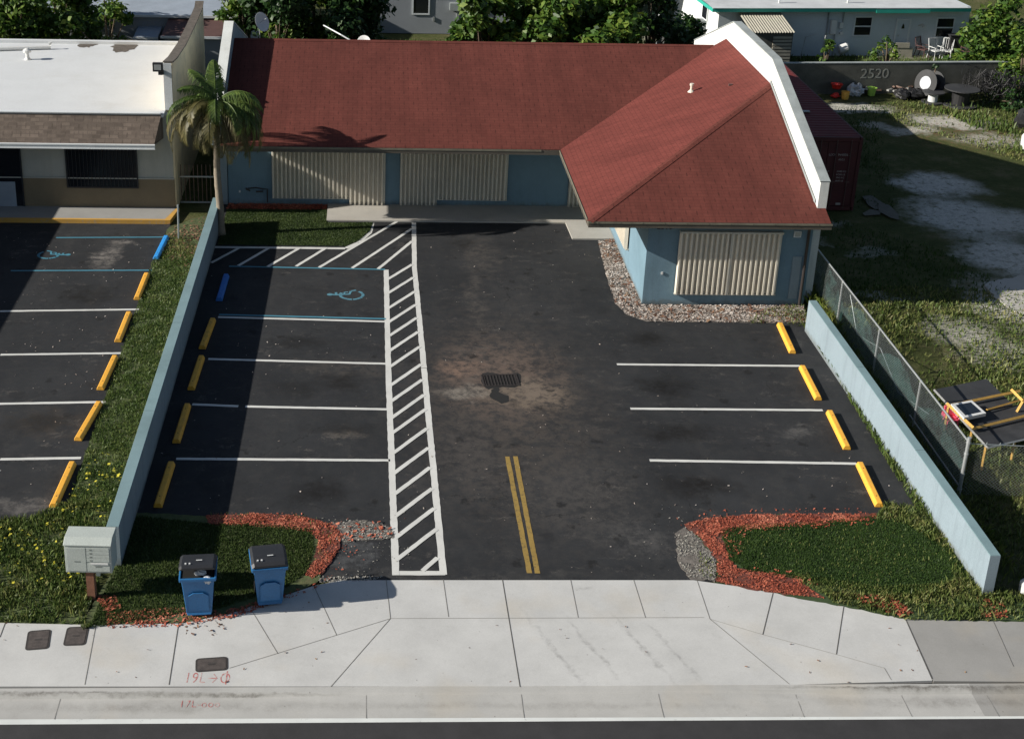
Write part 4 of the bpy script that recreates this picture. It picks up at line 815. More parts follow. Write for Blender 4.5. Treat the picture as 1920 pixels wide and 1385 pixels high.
# ================================================================ WHEELED BINS
def bin_(u, v, rz, label, gap):
    c = G(u, v); t = thing('wheeled_bin', label, 'bin', (c.x, c.y, .016), 'blue wheeled bins by the sidewalk', rz)
    m = MB(); n = 6
    lv = [(.235, .0, .40, .05), (.255, .02, .50, .10), (.315, -.06, .64, .82), (.335, -.08, .68, .98)]
    vs = []
    for hx, y0, y1, z in lv: vs += [(-hx, y0, z), (hx, y0, z), (hx, y1, z), (-hx, y1, z)]
    fs = [(3, 2, 1, 0)]+[(i*4+k, i*4+(k+1) % 4, i*4+4+(k+1) % 4, i*4+4+k) for i in range(len(lv)-1) for k in range(4)]
    m.add(vs, fs); m.box(-.365, -.11, .93, .365, -.06, 1.0); m.box(-.372, -.06, .93, -.332, .66, 1.0); m.box(.332, -.06, .93, .372, .66, 1.0)
    m.box(-.10, -.010, .30, .10, .02, .34); m.build('body', 'bin_blue', t, bevel=.012)
    m = MB(); m.prism([(-.20, .16), (.20, .16), (.20, .55), (.10, .62), (-.10, .62), (-.20, .55)], -.006, .012, axis='y'); M_ = Matrix.Rotation(R_(5), 4, 'X'); m.v = [tuple(M_ @ Vector(q)+Vector((0, -.018, .02))) for q in m.v]
    m.build('recess', 'bin_blue', t)
    if gap: m = MB(); m.box(-.30, -.04, .97, .30, .62, .985); part(m.build('mouth_shade', 'void', t), 'black slab standing in for the shade inside the bin')  # black slab painted as the shade inside the open bin
    if rz is not None:
        h = MB(); a = R_(15 if gap else 3); hz = Vector((0, .70, .99))
        def L(x, y, z): return (x, hz.y-math.cos(a)*y-math.sin(a)*z*0, hz.z+math.sin(a)*y+z)
        pr = [(0, 0), (.12, .05), (.5, .07), (.72, .04), (.80, .0)]
        for k, (y, z) in enumerate(pr):
            hx = .368-.01*(k > 3); h.v += [L(-hx, y, z-.01), L(-hx*.85, y, z+.035), L(hx*.85, y, z+.035), L(hx, y, z-.01)]
        for k in range(4):
            for j in range(3): i = k*4+j; h.f.append((i, i+4, i+5, i+1)); h.m.append(0)
        h.f += [(0, 1, 2, 3), (19, 18, 17, 16)]; h.m += [0, 0]; nn = len(h.v); h.f += [(0, 3, 19, 16)]; h.m += [0]
        lo = h.build('lid', 'bin_lid', t)
        d = MB(); q = L(.03, .55, .118); d.box(q[0]-.06, q[1]-.012, q[2], q[0]+.06, q[1]+.012, q[2]+.008)
        for xx in (-.23, -.15): q = L(xx, .66, .10); d.box(q[0]-.02, q[1]-.03, q[2]-.02, q[0]+.012, q[1]+.012, q[2]+.006)
        d.build('sticker', 'white_plastic', lo)
    for sx in (-1, 1):
        wv = MB(); prof = [(.10, -.025), (.125, -.02), (.125, .02), (.10, .025)]; wv.lathe(prof, (sx*.255, .56, .11), 16, M=Matrix.Rotation(R_(90), 4, 'Y')); wv.build('wheel', 'tyre', t)
    hb = MB(); hb.tube([(-.26, .72, .90), (-.26, .78, .94), (.26, .78, .94), (.26, .72, .90)], .016, 6); hb.build('handle', 'bin_lid', t)
    return t
b1 = bin_(374, 1158, R_(4), 'blue wheeled bin nearer the mailbox, black lid ajar over a white bag', True)
b2 = bin_(507, 1138, R_(9), 'blue wheeled bin on the right with its black lid shut', False)
c = b1.matrix_basis @ Vector((.06, -.03, 1.0)); c = Vector(b1.location)+Matrix.Rotation(R_(4), 3, 'Z') @ Vector((.05, .06, 1.03))
bg_ = MB(); 
def blob(mb, c, r, n=10, jit=.25, sq=(1, 1, 1), mi=0):
    vs = []; rings = 7
    for i in range(rings+1):
        th = math.pi*i/rings
        for k in range(n):
            ph = 6.283*k/n; q = r*random.uniform(1-jit, 1+jit); vs.append((c[0]+q*sq[0]*math.sin(th)*math.cos(ph), c[1]+q*sq[1]*math.sin(th)*math.sin(ph), c[2]+q*sq[2]*math.cos(th)))
    mb.add(vs, [(i*n+k, (i+1)*n+k, (i+1)*n+(k+1) % n, i*n+(k+1) % n) for i in range(rings) for k in range(n)], mi)
blob(bg_, (0, 0, 0), .12, 12, .15, (1, .6, .5)); blob(bg_, (.14, -.10, -.10), .09, 10, .3, (1, .5, 1)); o = bg_.build('rubbish_bag', 'bag'); o.location = c; tag(o, 'crumpled white plastic bag poking out under the ajar bin lid', 'rubbish bag')

# ================================================================ MAILBOX
c = G(174, 1121); mx = thing('cluster_mailbox', 'pale grey metal cluster mailbox on a brown wooden post at the wall end', 'mailbox', (c.x, c.y, .01), rz=R_(-2))
m = MB(); m.box(-.09, -.07, 0, .07, .09, .72); m.build('post', 'wood_post', mx)
m = MB(); m.box(-.47, -.12, .70, .47, .38, 1.34); m.prism([(-.14, 1.342), (-.14, 1.37), (.02, 1.46), (.40, 1.46), (.40, 1.342)], -.485, .485, axis='x'); m.build('body', 'mail_grey', mx, bevel=.01)
z0, z1 = .74, 1.30
m = MB(); m.box(-.43, -.132, z0, -.045, -.121, z1); part(m.build('door', 'mail_grey', mx, bevel=.004), 'large parcel door')
for k in range(4):
    m = MB(); m.box(-.035, -.132, z1-.085*(k+1)+.008, .43, -.121, z1-.085*k); d = m.build('door', 'mail_grey', mx, bevel=.003)
    m = MB(); m.box(.035, -.136, z1-.085*k-.055, .08, -.1325, z1-.085*k-.03); m.build('lock', 'mail_line', d)
m = MB(); m.box(-.035, -.132, z0, .43, -.121, z1-.36); part(m.build('door', 'mail_grey', mx, bevel=.004), 'outgoing mail door')
m = MB(); m.box(.05, -.15, z1-.385, .40, -.1325, z1-.35); m.build('mail_slot', 'white_plastic', mx)
m = MB(); m.box(-.28, -.135, z0+.22, -.16, -.1325, z0+.245); m.box(.14, -.135, z0+.10, .27, -.1325, z0+.125); m.box(-.040, -.134, z0, -.038, -.1322, z1); m.build('label_plate', 'mail_line', mx)
m = MB(); m.box(.12, -.06, .58, .20, .02, .70); m.build('bracket', 'mail_grey', mx)
#@@NEXT
# ================================================================ PALM
px_, py_ = -5.57, 14.67
pm = thing('palm_tree', 'palm with a drooping half dry crown growing beside the blue wall', 'palm tree', (px_, py_, 0))
m = MB(); pts = []; rad = []
for k in range(23):
    t = k/22; pts.append((.02*math.sin(t*9)-.03*t+.1*t*t-.12*t, 0, 4.35*t)); rad.append(.125-.035*t+(.012 if k % 2 else 0)+(.05 if k == 0 else 0))
m.tube(pts, rad, 12); m.build('trunk', 'palm_trunk', pm, smooth=True); topv = Vector(pts[-1])
m = MB(); m.tube([topv-Vector((0, 0, .55)), topv+Vector((0, 0, .1)), topv+Vector((0, .02, .5))], [.10, .12, .04], 10); part(m.build('crownshaft', 'palm_green', pm, smooth=True), 'green crownshaft')
def frond(az, el0, L, droop, mat, nlf=46, ll=.66):
    V = []; p = topv+Vector((0, 0, .25)); st = []; el = el0; n = 16
    for k in range(n+1):
        st.append((p.copy(), el)); dv = Vector((math.cos(az)*math.cos(el), math.sin(az)*math.cos(el), math.sin(el))); p = p+dv*(L/n); el -= droop/n*(1+.8*k/n)
    mm = MB(); mm.tube([s[0] for s in st], [.026-.0012*k for k in range(n+1)], 5)
    for k in range(nlf):
        t = .12+.88*k/nlf; i = min(n-1, int(t*n)); f = t*n-i; q = st[i][0].lerp(st[i+1][0], f); dv = (st[i+1][0]-st[i][0]).normalized(); side = dv.cross(Vector((0, 0, 1))).normalized()
        if side.length < .1: side = Vector((math.sin(az), -math.cos(az), 0))
        for sgn in (-1, 1):
            ln_ = ll*(math.sin(math.pi*min(1, t*.85+.15))**.6)*random.uniform(.75, 1.1)
            d1 = (side*sgn*.75+dv*.55+Vector((0, 0, -.25))).normalized(); d2 = (side*sgn*random.uniform(.1, .4)+dv*.4+Vector((random.uniform(-.2, .2), 0, -1.0))).normalized(); w = dv.cross(d1).normalized().cross(d1)*.022*random.uniform(.8, 1.4)
            w = dv*random.uniform(.014, .024)
            a = q; b = q+d1*ln_*.45; c = b+d2*ln_*.55
            mm.add([a-w*.5, a+w*.5, b+w, b-w, c], [(0, 1, 2, 3), (3, 2, 4)])
    return mm
fr = [(100, 84, 1.5, .6, 0), (150, 78, 1.6, 1.2, 0), (200, 70, 1.6, 1.6, 0), (95, 62, 1.6, 1.6, 0), (195, 42, 2.3, 2.3, 0), (200, 25, 2.6, 2.3, 1), (190, 0, 2.5, 1.7, 1), (210, 30, 2.2, 2.5, 1), (222, 15, 2.2, 2.2, 1), (172, 30, 2.0, 2.5, 1), (185, 10, 2.2, 2.2, 1), (235, -15, 1.8, 1.4, 1), (262, 5, 1.9, 2.0, 1), (285, -35, 1.9, 1.0, 1),
      (318, 5, 2.3, 2.2, 1), (330, 30, 2.1, 2.4, 0), (345, 35, 2.2, 2.2, 0), (10, 42, 2.0, 2.0, 0), (25, 22, 2.0, 2.1, 0), (300, -20, 2.3, 1.5, 1), (335, -5, 2.3, 1.9, 1), (0, 5, 2.5, 2.3, 0), (340, 15, 2.7, 2.2, 0), (20, -5, 2.5, 1.9, 0), (350, -35, 2.5, 1.0, 1), (55, 35, 1.9, 2.0, 0), (130, 35, 1.9, 2.1, 0), (310, 35, 2.0, 2.4, 0), (245, -45, 1.7, .7, 1), (350, 58, 2.0, 2.2, 0), (275, 50, 1.7, 2.4, 0), (345, -25, 2.2, 1.3, 0), (155, 5, 2.0, 1.8, 1), (230, 45, 1.8, 2.6, 1)]
for az, el, L, dr_, kd_ in fr:
    frond(R_(az), R_(el), L, R_(dr_*48), None).build('frond', 'palm_dry' if kd_ else 'palm_green', pm)

# ================================================================ CHAIN LINK FENCE
def chain_panel(A, B, h, z0, name, parent, cell=.085, w=.0045, sag=0):
    """diamond wire mesh between ground points A and B (3-D strips, both diagonals)"""
    A, B = Vector(A), Vector(B); d = (B-A); L = d.length; d.normalize(); nrm = Vector((-d.y, d.x, 0)); mb = MB()
    k = -h
    while k < L:
        for s in (0, 1):
            u0, u1 = k, k+h; zA, zB = (0, h) if s == 0 else (h, 0)
            t0 = max(0, (0-u0)/h); t1 = min(1, (L-u0)/h)
            if t1 <= t0: continue
            p = A+d*(u0+h*t0)+Vector((0, 0, z0+zA+(zB-zA)*t0)); q = A+d*(u0+h*t1)+Vector((0, 0, z0+zA+(zB-zA)*t1)); e = (q-p).normalized(); n = e.cross(nrm)*w/2; o = nrm*(.003 if s else -.003)
            mb.add([p-n+o, q-n+o, q+n+o, p+n+o], [(0, 1, 2, 3)]); mb.add([p+o-nrm*w/2, q+o-nrm*w/2, q+o+nrm*w/2, p+o+nrm*w/2], [(0, 1, 2, 3)])
        k += cell
    return mb.build(name, 'wire', parent)
FXA = 13.46; fh = 1.45
fc = thing('chain_link_fence', 'galvanised chain-link fence with torn green screen running behind the right blue wall', 'fence', (FXA, -1.47, 0))
def FV(p): return Vector(p)-Vector((FXA, -1.47, 0))
ys = [-1.47, 1.35, 4.55, 7.9, 11.2]
ys = [GX(1797, 928, FXA).y]+[GX(u, v, FXA).y for u, v in ((1724, 730), (1648, 627), (1579, 537))]+[10.6]
for i, y in enumerate(ys):
    m = MB(); r = .045 if i == 0 else .028; m.tube([FV((FXA, y, -.05)), FV((FXA, y, fh+(.12 if i == 0 else .02)))], r, 10)
    if i == 0:
        for z in (.15, .55, 1.1, 1.4): m.tube([FV((FXA, y, z)), FV((FXA, y, z+.05))], .056, 10)
    m.build('post', 'galv', fc, smooth=False)
m = MB(); m.tube([FV((FXA, ys[0], fh)), FV((FXA, ys[-1], fh))], .024, 8); m.build('rail', 'galv', fc)
m = MB(); m.tube([FV((FXA, ys[0], .22)), FV((FXA, ys[1]+.3, .30))], .018, 8); part(m.build('rail', 'galv', fc), 'loose lower rail near the corner')
chain_panel(FV((FXA-.03, ys[0], 0)), FV((FXA-.03, ys[-1], 0)), fh-.02, .03, 'wire_mesh', fc)
m = MB(); n = 60; vs = []
for i in range(n+1):
    y = ys[0]+(ys[-1]-ys[0])*i/n; tp = fh*(.55+.38*abs(math.sin(i*.21)))-.1; vs += [FV((FXA+.03+.02*math.sin(i), y, .04)), FV((FXA+.035+.03*math.sin(i*1.7), y, tp))]
m.add(vs, [(2*i, 2*i+2, 2*i+3, 2*i+1) for i in range(n)]); m.build('privacy_screen', 'green_screen', fc)
tb = MB(); p1 = GX(1578, 560, FXA+.03); tb.tube([FV((FXA+.04, 7.2, 1.3)), FV((FXA+.1, 6.4, .4)), FV((FXA+.06, 4.5, .9)), FV((FXA+.1, 3.0, .35)), FV((FXA+.1, 1.0, .8))], .012, 5); part(tb.build('loose_cable', 'wire', fc), 'drooping loose cable')
f2 = thing('chain_link_fence', 'chain-link fence turning right off the corner post toward the road edge', 'fence', (FXA, ys[0], 0))
E2 = Vector((7.5, -.35, 0)); m = MB(); m.tube([(.06, 0, fh-.05), E2*.5+Vector((0, 0, fh-.12)), E2+Vector((0, 0, fh-.15))], .012, 6)
for k in range(24): q = E2*(k/24)+Vector((.1, 0, fh-.07)); m.tube([q, q+Vector((.02, 0, .07))], .006, 4)
m.build('rail', 'wire', f2); chain_panel((.08, 0, 0), E2, fh-.1, .02, 'wire_mesh', f2)
m = MB(); m.tube([E2*.42, E2*.42+Vector((0, 0, fh))], .028, 8); m.build('post', 'galv', f2)
m = MB(); m.tube([E2+Vector((0, 0, -.05)), E2+Vector((0, 0, fh))], .028, 8); m.build('post', 'galv', f2)

# ================================================================ STACKED BOARDS WITH YELLOW FRAME
zt = .78
tbl = thing('board_platform', 'large black board platform held by long yellow beams behind the chain-link corner', 'work table', (15.4, 1.6, 0)); O = Vector((15.4, 1.6, 0))
P = [G(1752, 730, zt), G(1852, 838, zt), G(1935, 825, zt), G(1850, 710, zt)]
P[2] = P[1]+(P[3]-P[0])*1.55; P3 = P[0]+(P[3]-P[0])*1.0
for i, (t0, t1) in enumerate(((0, .48), (.50, 1.0))):
    a = P[0].lerp(P[1], t0); b = P[0].lerp(P[1], t1); e = (P[3]-P[0])*(1.0 if i == 0 else 1.35)
    m = MB(); vs = [a, b, b+e, a+e]; vs = [q-O for q in vs]; m.add(vs+[q-Vector((0, 0, .05)) for q in vs], [(0, 1, 2, 3), (7, 6, 5, 4), (0, 4, 5, 1), (1, 5, 6, 2), (2, 6, 7, 3), (3, 7, 4, 0)]); m.build('board', 'black_board', tbl)
    m = MB(); m.tube([vs[0]+Vector((0, 0, -.02)), vs[1]+Vector((0, 0, -.02))], .035, 4)
    if i: m.tube([vs[1]+Vector((0, 0, -.02)), vs[2]+Vector((0, 0, -.02))], .03, 4)
    m.build('edge_trim', 'silver', tbl)
ex = (P[3]-P[0]).normalized()
for (a, b) in (((1780, 760), (1912, 733)), ((1826, 803), (1960, 770)), ((1850, 768), (1920, 748))):
    A = G(*a, zt+.09)-O; B = G(*b, zt+.09)-O; m = MB(); m.tube([A, B], .045 if a[0] != 1850 else .03, 4); m.build('beam', 'yellow_wood', tbl)
A = G(1776, 757, zt+.12)-O; B = G(1826, 803, zt+.12)-O; m = MB(); m.tube([A, B], .05, 4); m.build('beam', 'yellow_wood', tbl)
A = G(1897, 731, zt+.3)-O; B = G(1918, 752, zt+.3)-O; m = MB(); m.tube([A, B], .045, 4); m.tube([B, B-Vector((.1, 0, .3))], .04, 4); m.build('beam', 'yellow_wood', tbl)
for u, v in ((1778, 760), (1822, 806), (1849, 832), (1905, 815), (1880, 745)):
    q = G(u, v, zt)-O; m = MB(); m.tube([(q.x+.05, q.y+.08, zt-.06), (q.x+.05, q.y+.08, 0)], .035, 4); m.build('leg', 'yellow_wood', tbl)
fr_ = thing('framed_panel', 'small white framed dark panel lying on the black board platform', 'panel', tuple(G(1817, 770, zt+.14)), rz=math.atan2(ex.y, ex.x))
q = [G(u, v, zt+.2)-G(1817, 770, zt+.14) for u, v in ((1783, 757), (1808, 783), (1849, 774), (1822, 750))]
Ri = Matrix.Rotation(-math.atan2(ex.y, ex.x), 3, 'Z'); q = [Ri @ x for x in q]
m = MB(); m.add(q+[x-Vector((0, 0, .09)) for x in q], [(0, 1, 2, 3), (7, 6, 5, 4), (0, 4, 5, 1), (1, 5, 6, 2), (2, 6, 7, 3), (3, 7, 4, 0)]); m.build('frame', 'white_plastic', fr_)
cc = sum(q, Vector())/4; q2 = [cc+(x-cc)*.74+Vector((0, 0, .004)) for x in q]; m = MB(); m.add(q2, [(0, 1, 2, 3)]); m.build('pane', 'dark_glass', fr_)
pk = thing('toy_chair', 'small bright pink plastic chair on the ground left of the black platform', 'chair', tuple(G(1780, 800)))
m = MB(); m.box(-.16, -.15, .22, .16, .15, .26); m.build('seat', 'pink', pk, bevel=.02); m = MB(); m.box(-.16, .13, .26, .16, .17, .55); m.build('backrest', 'pink', pk, bevel=.02)
for sx in (-1, 1):
    m = MB(); m.box(sx*.16, -.14, .26, sx*.20, .16, .38); m.build('arm', 'pink', pk, bevel=.01)
    for sy in (-1, 1): m = MB(); m.tube([(sx*.13, sy*.12, .22), (sx*.16, sy*.15, 0)], .022, 6); m.build('leg', 'pink', pk)

# ================================================================ CONTAINER
ct = thing('shipping_container', 'dark red corrugated shipping container parked behind the white parapet', 'container', (15.93, 17.6, 0))
W2, LC, HC = 1.22, 12.19, 2.80
m = MB(); n = 44; pts = []
for i in range(n): y = .1+i*(LC-.2)/n; pts += [(0, y), (.04, y+.06), (.04, y+.14), (0, y+.2)]
for s in (-1, 1):
    vs = [(s*(W2-.045+o), y, z) for z in (.15, HC-.1) for o, y in pts]; k = len(pts); m.add(vs, [(i, i+1, i+1+k, i+k) if s > 0 else (i+k, i+1+k, i+1, i) for i in range(k-1)])
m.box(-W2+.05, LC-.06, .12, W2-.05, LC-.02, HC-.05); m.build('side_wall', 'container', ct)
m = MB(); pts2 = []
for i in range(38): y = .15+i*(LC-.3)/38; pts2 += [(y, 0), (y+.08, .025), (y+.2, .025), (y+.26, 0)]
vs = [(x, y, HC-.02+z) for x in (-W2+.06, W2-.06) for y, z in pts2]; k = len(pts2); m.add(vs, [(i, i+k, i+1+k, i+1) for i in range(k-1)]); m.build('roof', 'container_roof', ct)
m = MB()
for s in (-1, 1): m.box(s*W2-.07*(s > 0), 0, 0, s*W2+.07*(s < 0), LC, .14); m.box(s*W2-.07*(s > 0), 0, HC-.09, s*W2+.07*(s < 0), LC, HC); m.box(s*W2-.12*(s > 0), -.01, .14, s*W2+.12*(s < 0), .12, HC-.09); m.box(s*W2-.12*(s > 0), LC-.12, .14, s*W2+.12*(s < 0), LC+.01, HC-.09)
m.box(-W2+.12, 0, HC-.16, W2-.12, .1, HC-.001); m.box(-W2+.12, 0, .02, W2-.12, .1, .16); m.build('frame', 'container', ct)
for s in (-1, 1):
    m = MB(); x0, x1 = (0.01, W2-.125) if s > 0 else (-W2+.125, -.01); m.box(x0, .02, .18, x1, .06, HC-.18); d = m.build('door', 'container', ct)
    for fx2 in (.27, .75):
        xx = x0+(x1-x0)*fx2; b = MB(); b.tube([(xx, -.02, .12), (xx, -.02, HC-.1)], .018, 6); b.box(xx-.06, -.03, 1.1, xx+.3*s*0+.10, -.012, 1.14); b.build('locking_bar', 'steel_bar', d)
    for z in (.5, 1.0, 1.8, 2.3): pass
RX = Matrix.Rotation(R_(90), 4, 'X')
for txt, x, z, sz in (('UXX  944836 2', .05, 2.10, .125), ('45G1', .42, 1.92, .11), ('MAX.W', -.12, 1.48, .08), ('TARE', -.12, 1.36, .08), ('NET', -.12, 1.24, .08), ('CU.CAP', -.12, 1.12, .08), ('30480 KG', .42, 1.48, .085), ('67200 LB', .42, 1.36, .085), ('3900 KG', .42, 1.24, .085), ('8600 LB', .42, 1.12, .085)):
    textmesh(txt, sz, Matrix.Translation((x, .012, z)) @ RX, 'stencil', 'lettering', ct, .002)
m = MB(); m.lathe([(.09, 0), (.09, .01)], (-.62, .012, 2.2), 18, M=RX); m.build('round_sticker', 'white_plastic', ct)
m = MB(); m.box(.55, .005, .22, .72, .018, .30); m.build('door_plate', 'stencil', ct)
tag(MB().box(13.9, 20.6, 2.95, 16.1, 20.75, 2.99).build('metal_rod', 'galv'), 'thin grey metal strip lying across the container roof', 'metal strip')
bpy.data.objects['metal_rod'].location.z = -.13
cb = MB(); c0 = G(1650, 388, .02)
def flat(pts, z, th=.012):
    cb.prism([tuple(G(u, v, z))[:2] for u, v in pts], z-th, z)
flat([(1617, 368), (1634, 366), (1652, 378), (1652, 392), (1640, 392), (1628, 384)], .03); flat([(1617, 400), (1632, 392), (1652, 396), (1650, 402), (1622, 404)], .04); flat([(1645, 376), (1668, 385), (1684, 400), (1686, 412), (1670, 408), (1648, 396)], .05)
tag(cb.build('cardboard_scrap', 'cardboard'), 'torn flat tan cardboard lying on shaded ground beside the container', 'cardboard')

# ================================================================ REAR WALL
a = Vector((16.5, 32.9, 0)); ang = math.atan2(.075, 1)
rw = thing('rear_wall', 'weathered dark block wall with 2520 in grey brushed numbers behind the open lot', 'wall', tuple(a), rz=ang); HW = 1.45
m = MB(); m.box(-3, 0, -.05, 14.2, .2, HW); m.build('wall_body', 'blackwall', rw); m = MB(); m.box(-3, -.015, HW+.003, 14.2, .215, HW+.035); m.build('coping', 'parapet_cap', rw)
Rw = Matrix.Rotation(ang, 3, 'Z')
def onw(u, v):   # local coordinates on the wall face
    nn = Rw @ Vector((0, 1, 0)); d = ray(u, v); t = (a-CAM).dot(nn)/d.dot(nn); return Rw.transposed() @ (CAM+d*t-a)
q0 = onw(1612, 147); q1 = onw(1672, 147)
textmesh('2520', .66, Matrix.Translation((q0.x, -.004, q0.z)) @ RX @ Matrix.Scale((q1.x-q0.x)/1.47, 4, (1, 0, 0)), 'number_grey', 'painted_number', rw, .002, 0, 1.0)

# ================================================================ JUNK IN FRONT OF THE REAR WALL
def reel(u, v, r, h, rc, label, tilt=None, core='cable_black', z=0):
    c = G(u, v); t = thing('cable_reel', label, 'cable reel', (c.x, c.y, z), 'old cable reels by the rear wall')
    if tilt: t.rotation_euler = tilt
    for zz in (0, h-.05):
        m = MB(); m.lathe([(r, zz), (r, zz+.05)], n=28); part(m.build('flange', 'black_board', t), None) if False else m.build('flange', 'black_board', t)
    m = MB(); m.lathe([(rc, .05), (rc, h-.05)], n=20); m.build('drum', core, t); return t
r1 = reel(1758, 190, .62, .62, .36, 'large black cable reel tipped on its edge with a pale disc', (R_(-78), 0, R_(25)), z=.62)
m = MB(); m.lathe([(.31, 0), (.31, .02)], (0, 0, .622), 24); m.build('hub_disc', 'bag', r1)
r1.location = G(1752, 185, .0)+Vector((0, .3, .62)); r1.rotation_euler = (R_(78), R_(0), R_(-62))
reel(1748, 192, .50, .52, .22, 'smaller cable reel standing upright on a white drum', core='white_plastic'); reel(1799, 197, .78, .80, .40, 'wide black cable reel standing upright like a table')
def coil(cx, cy, n, r, rad, zr_):
    m = MB()
    for i in range(n):
        x = cx+random.uniform(-.9, .9); y = cy+random.uniform(-.3, .4); tx, ty = random.uniform(-.9, .9), random.uniform(-.5, .5); rr = r*random.uniform(.6, 1.25); M_ = Matrix.Rotation(tx, 3, 'X') @ Matrix.Rotation(ty, 3, 'Y'); a0 = random.uniform(0, 6)
        m.tube([Vector((x, y, zr_*random.random()+.35)) + M_ @ Vector((rr*math.cos(a0+k*.42), rr*math.sin(a0+k*.42), .03*k)) for k in range(int(random.uniform(8, 15)))], rad, 5)
    m.v = [(x, y, max(.02, z)) for x, y, z in m.v]; return m
c = G(1866, 195); tag(coil(c.x, c.y+.4, 60, .7, .014, .8).build('hose_pile', 'cable_black'), 'tangled heap of black hoses piled against the rear wall beside the reels', 'hose pile')
def junk(name, label, cat, mat, u, v, fn, group='junk along the rear wall'):
    c = G(u, v); c.y = min(c.y, 32.9+.075*(c.x-16.5)-.35); m = MB(); fn(m); o = m.build(name, mat); o.location = c; tag(o, label, cat, group); return o
junk('bucket', 'yellow plastic bucket lying by the rear wall', 'bucket', 'yellow_plastic', 1584, 186, lambda m: m.lathe([(.15, 0), (.19, .34), (.20, .36), (.17, .36), (.14, .04)], n=16))
junk('bucket', 'lime green plastic bucket among the junk by the rear wall', 'bucket', 'lime', 1632, 178, lambda m: m.lathe([(.16, 0), (.21, .36), (.24, .38), (.19, .38), (.14, .04)], n=16))
junk('bucket', 'red plastic basin against the rear wall beside the container', 'basin', 'red_plastic', 1550, 165, lambda m: m.lathe([(.18, .35), (.27, .55), (.29, .57), (.23, .57), (.15, .40)], n=16))
junk('toy_ball', 'flattened red plastic scrap left of the yellow bucket', 'scrap', 'red_plastic', 1566, 183, lambda m: blob(m, (0, 0, .10), .16, 10, .3, (1.3, 1, .7)))
def sack(m):
    for k in range(5): blob(m, (random.uniform(-.35, .35), random.uniform(-.1, .1), .25), .22, 8, .45, (1, 1, 1.2))
junk('torn_sack', 'torn white sacks heaped right of the yellow bucket', 'sack', 'bag', 1602, 178, sack)
def scrap(m):
    for k in range(26):
        x = random.uniform(-1.5, 1.5); y = random.uniform(-.3, .3); M_ = Matrix.Translation((x, y, random.uniform(.08, .35))) @ Matrix.Rotation(random.uniform(0, 3), 4, 'Z') @ Matrix.Rotation(random.uniform(-.6, .6), 4, 'X')
        m.box(-random.uniform(.1, .35), -.05, -.03, random.uniform(.1, .3), .08, .05, random.randint(0, 2), M=M_)
c = G(1660, 176); m = MB(); scrap(m); o = m.build('scrap_heap', ['rust_metal', 'cable_black', 'silver']); o.location = c; tag(o, 'low heap of rusty and dark scrap between the green bucket and reels', 'scrap heap')
def bags(m):
    for k in range(6): blob(m, (random.uniform(-.5, .5), random.uniform(-.2, .2), .22), .28, 9, .25, (1.2, 1, .8))
junk('rubbish_bag', 'black rubbish bags slumped in front of the tipped reel', 'rubbish bag', 'cable_black', 1708, 185, bags)
tp = MB(); blob(tp, (0, 0, .3), .45, 12, .3, (1, .8, .8)); o = tp.build('tarp', 'blue_tarp'); o.location = G(1918, 172); tag(o, 'crumpled bright blue tarp at the right edge near the rear wall', 'tarp')
tp = MB(); blob(tp, (0, 0, .35), .55, 12, .15, (1, .9, .9)); o = tp.build('black_sack', 'cable_black'); o.location = G(1925, 238); tag(o, 'black stuffed sack at the right edge above a white container', 'sack')
tp = MB(); tp.lathe([(.2, 0), (.22, .5), (.18, .6), (.06, .68)], n=14); o = tp.build('plastic_drum', 'white_plastic'); o.location = G(1922, 278); tag(o, 'white plastic drum at the right edge below the black sack', 'drum')
tp = MB(); tp.lathe([(.12, 0), (.13, .22), (.08, .28), (.04, .32)], n=12); o = tp.build('plastic_bottle', 'white_plastic'); o.location = G(1921, 1108); tag(o, 'white plastic bottle in weeds at the right edge near the blue wall end', 'bottle')

# ================================================================ REAR HOUSE (teal fascia)
hb_ = Vector((16.6, 38.0, 0.5)); ha = math.atan(.075); HR = Matrix.Rotation(ha, 3, 'Z')
hs_ = thing('rear_house', 'low white house with teal fascia and pale flat roof behind the rear wall', 'house', tuple(hb_), rz=ha)
def oh(u, v, y=0.0):
    nn = HR @ Vector((0, 1, 0)); P0 = hb_+nn*y; d = ray(u, v); t = (P0-CAM).dot(nn)/d.dot(nn); return HR.transposed() @ (CAM+d*t-hb_)
xl = oh(1345, 60).x; zf0 = oh(1500, 20).z; 
m = MB(); m.box(xl, 0, 0, 13.2, 7.5, 2.5); m.build('wall', 'house_white', hs_)
m = MB(); m.box(xl-.01, 0.0, 0, xl-.002, 7.5, 2.49); 
m.build('end_wall', 'house_bright', hs_)
m = MB(); m.add([(xl-.5, -.5, 2.52), (12.9, -.5, 2.52), (12.9, 8, 2.85), (xl-.5, 8, 2.85)], [(0, 1, 2, 3)]); m.add([(xl-.5, -.5, 2.48), (12.9, -.5, 2.48), (12.9, 8, 2.48), (xl-.5, 8, 2.48)], [(3, 2, 1, 0)]); m.build('roof', 'roof_pale', hs_)
m = MB(); m.box(xl-.52, -.53, 2.36, 8.0, -.5, 2.54); m.box(8.0, -.56, 2.30, 10.8, -.5, 2.48); m.box(10.8, -.53, 2.36, 12.95, -.5, 2.54); m.box(xl-.53, -.5, 2.36, xl-.5, 8, 2.54); m.build('fascia', 'teal', hs_)
m = MB(); m.box(xl-.53, -.56, 2.545, 12.9, -.48, 2.57); part(m.build('trim', 'white_trim', hs_), 'white roof edge strip')
for u in (1583, 1455): q = oh(u, 6, 1); m = MB(); m.tube([(q.x, .6, 2.5), (q.x, .6, 3.0)], .05, 8); m.build('vent_pipe', 'white_plastic', hs_)
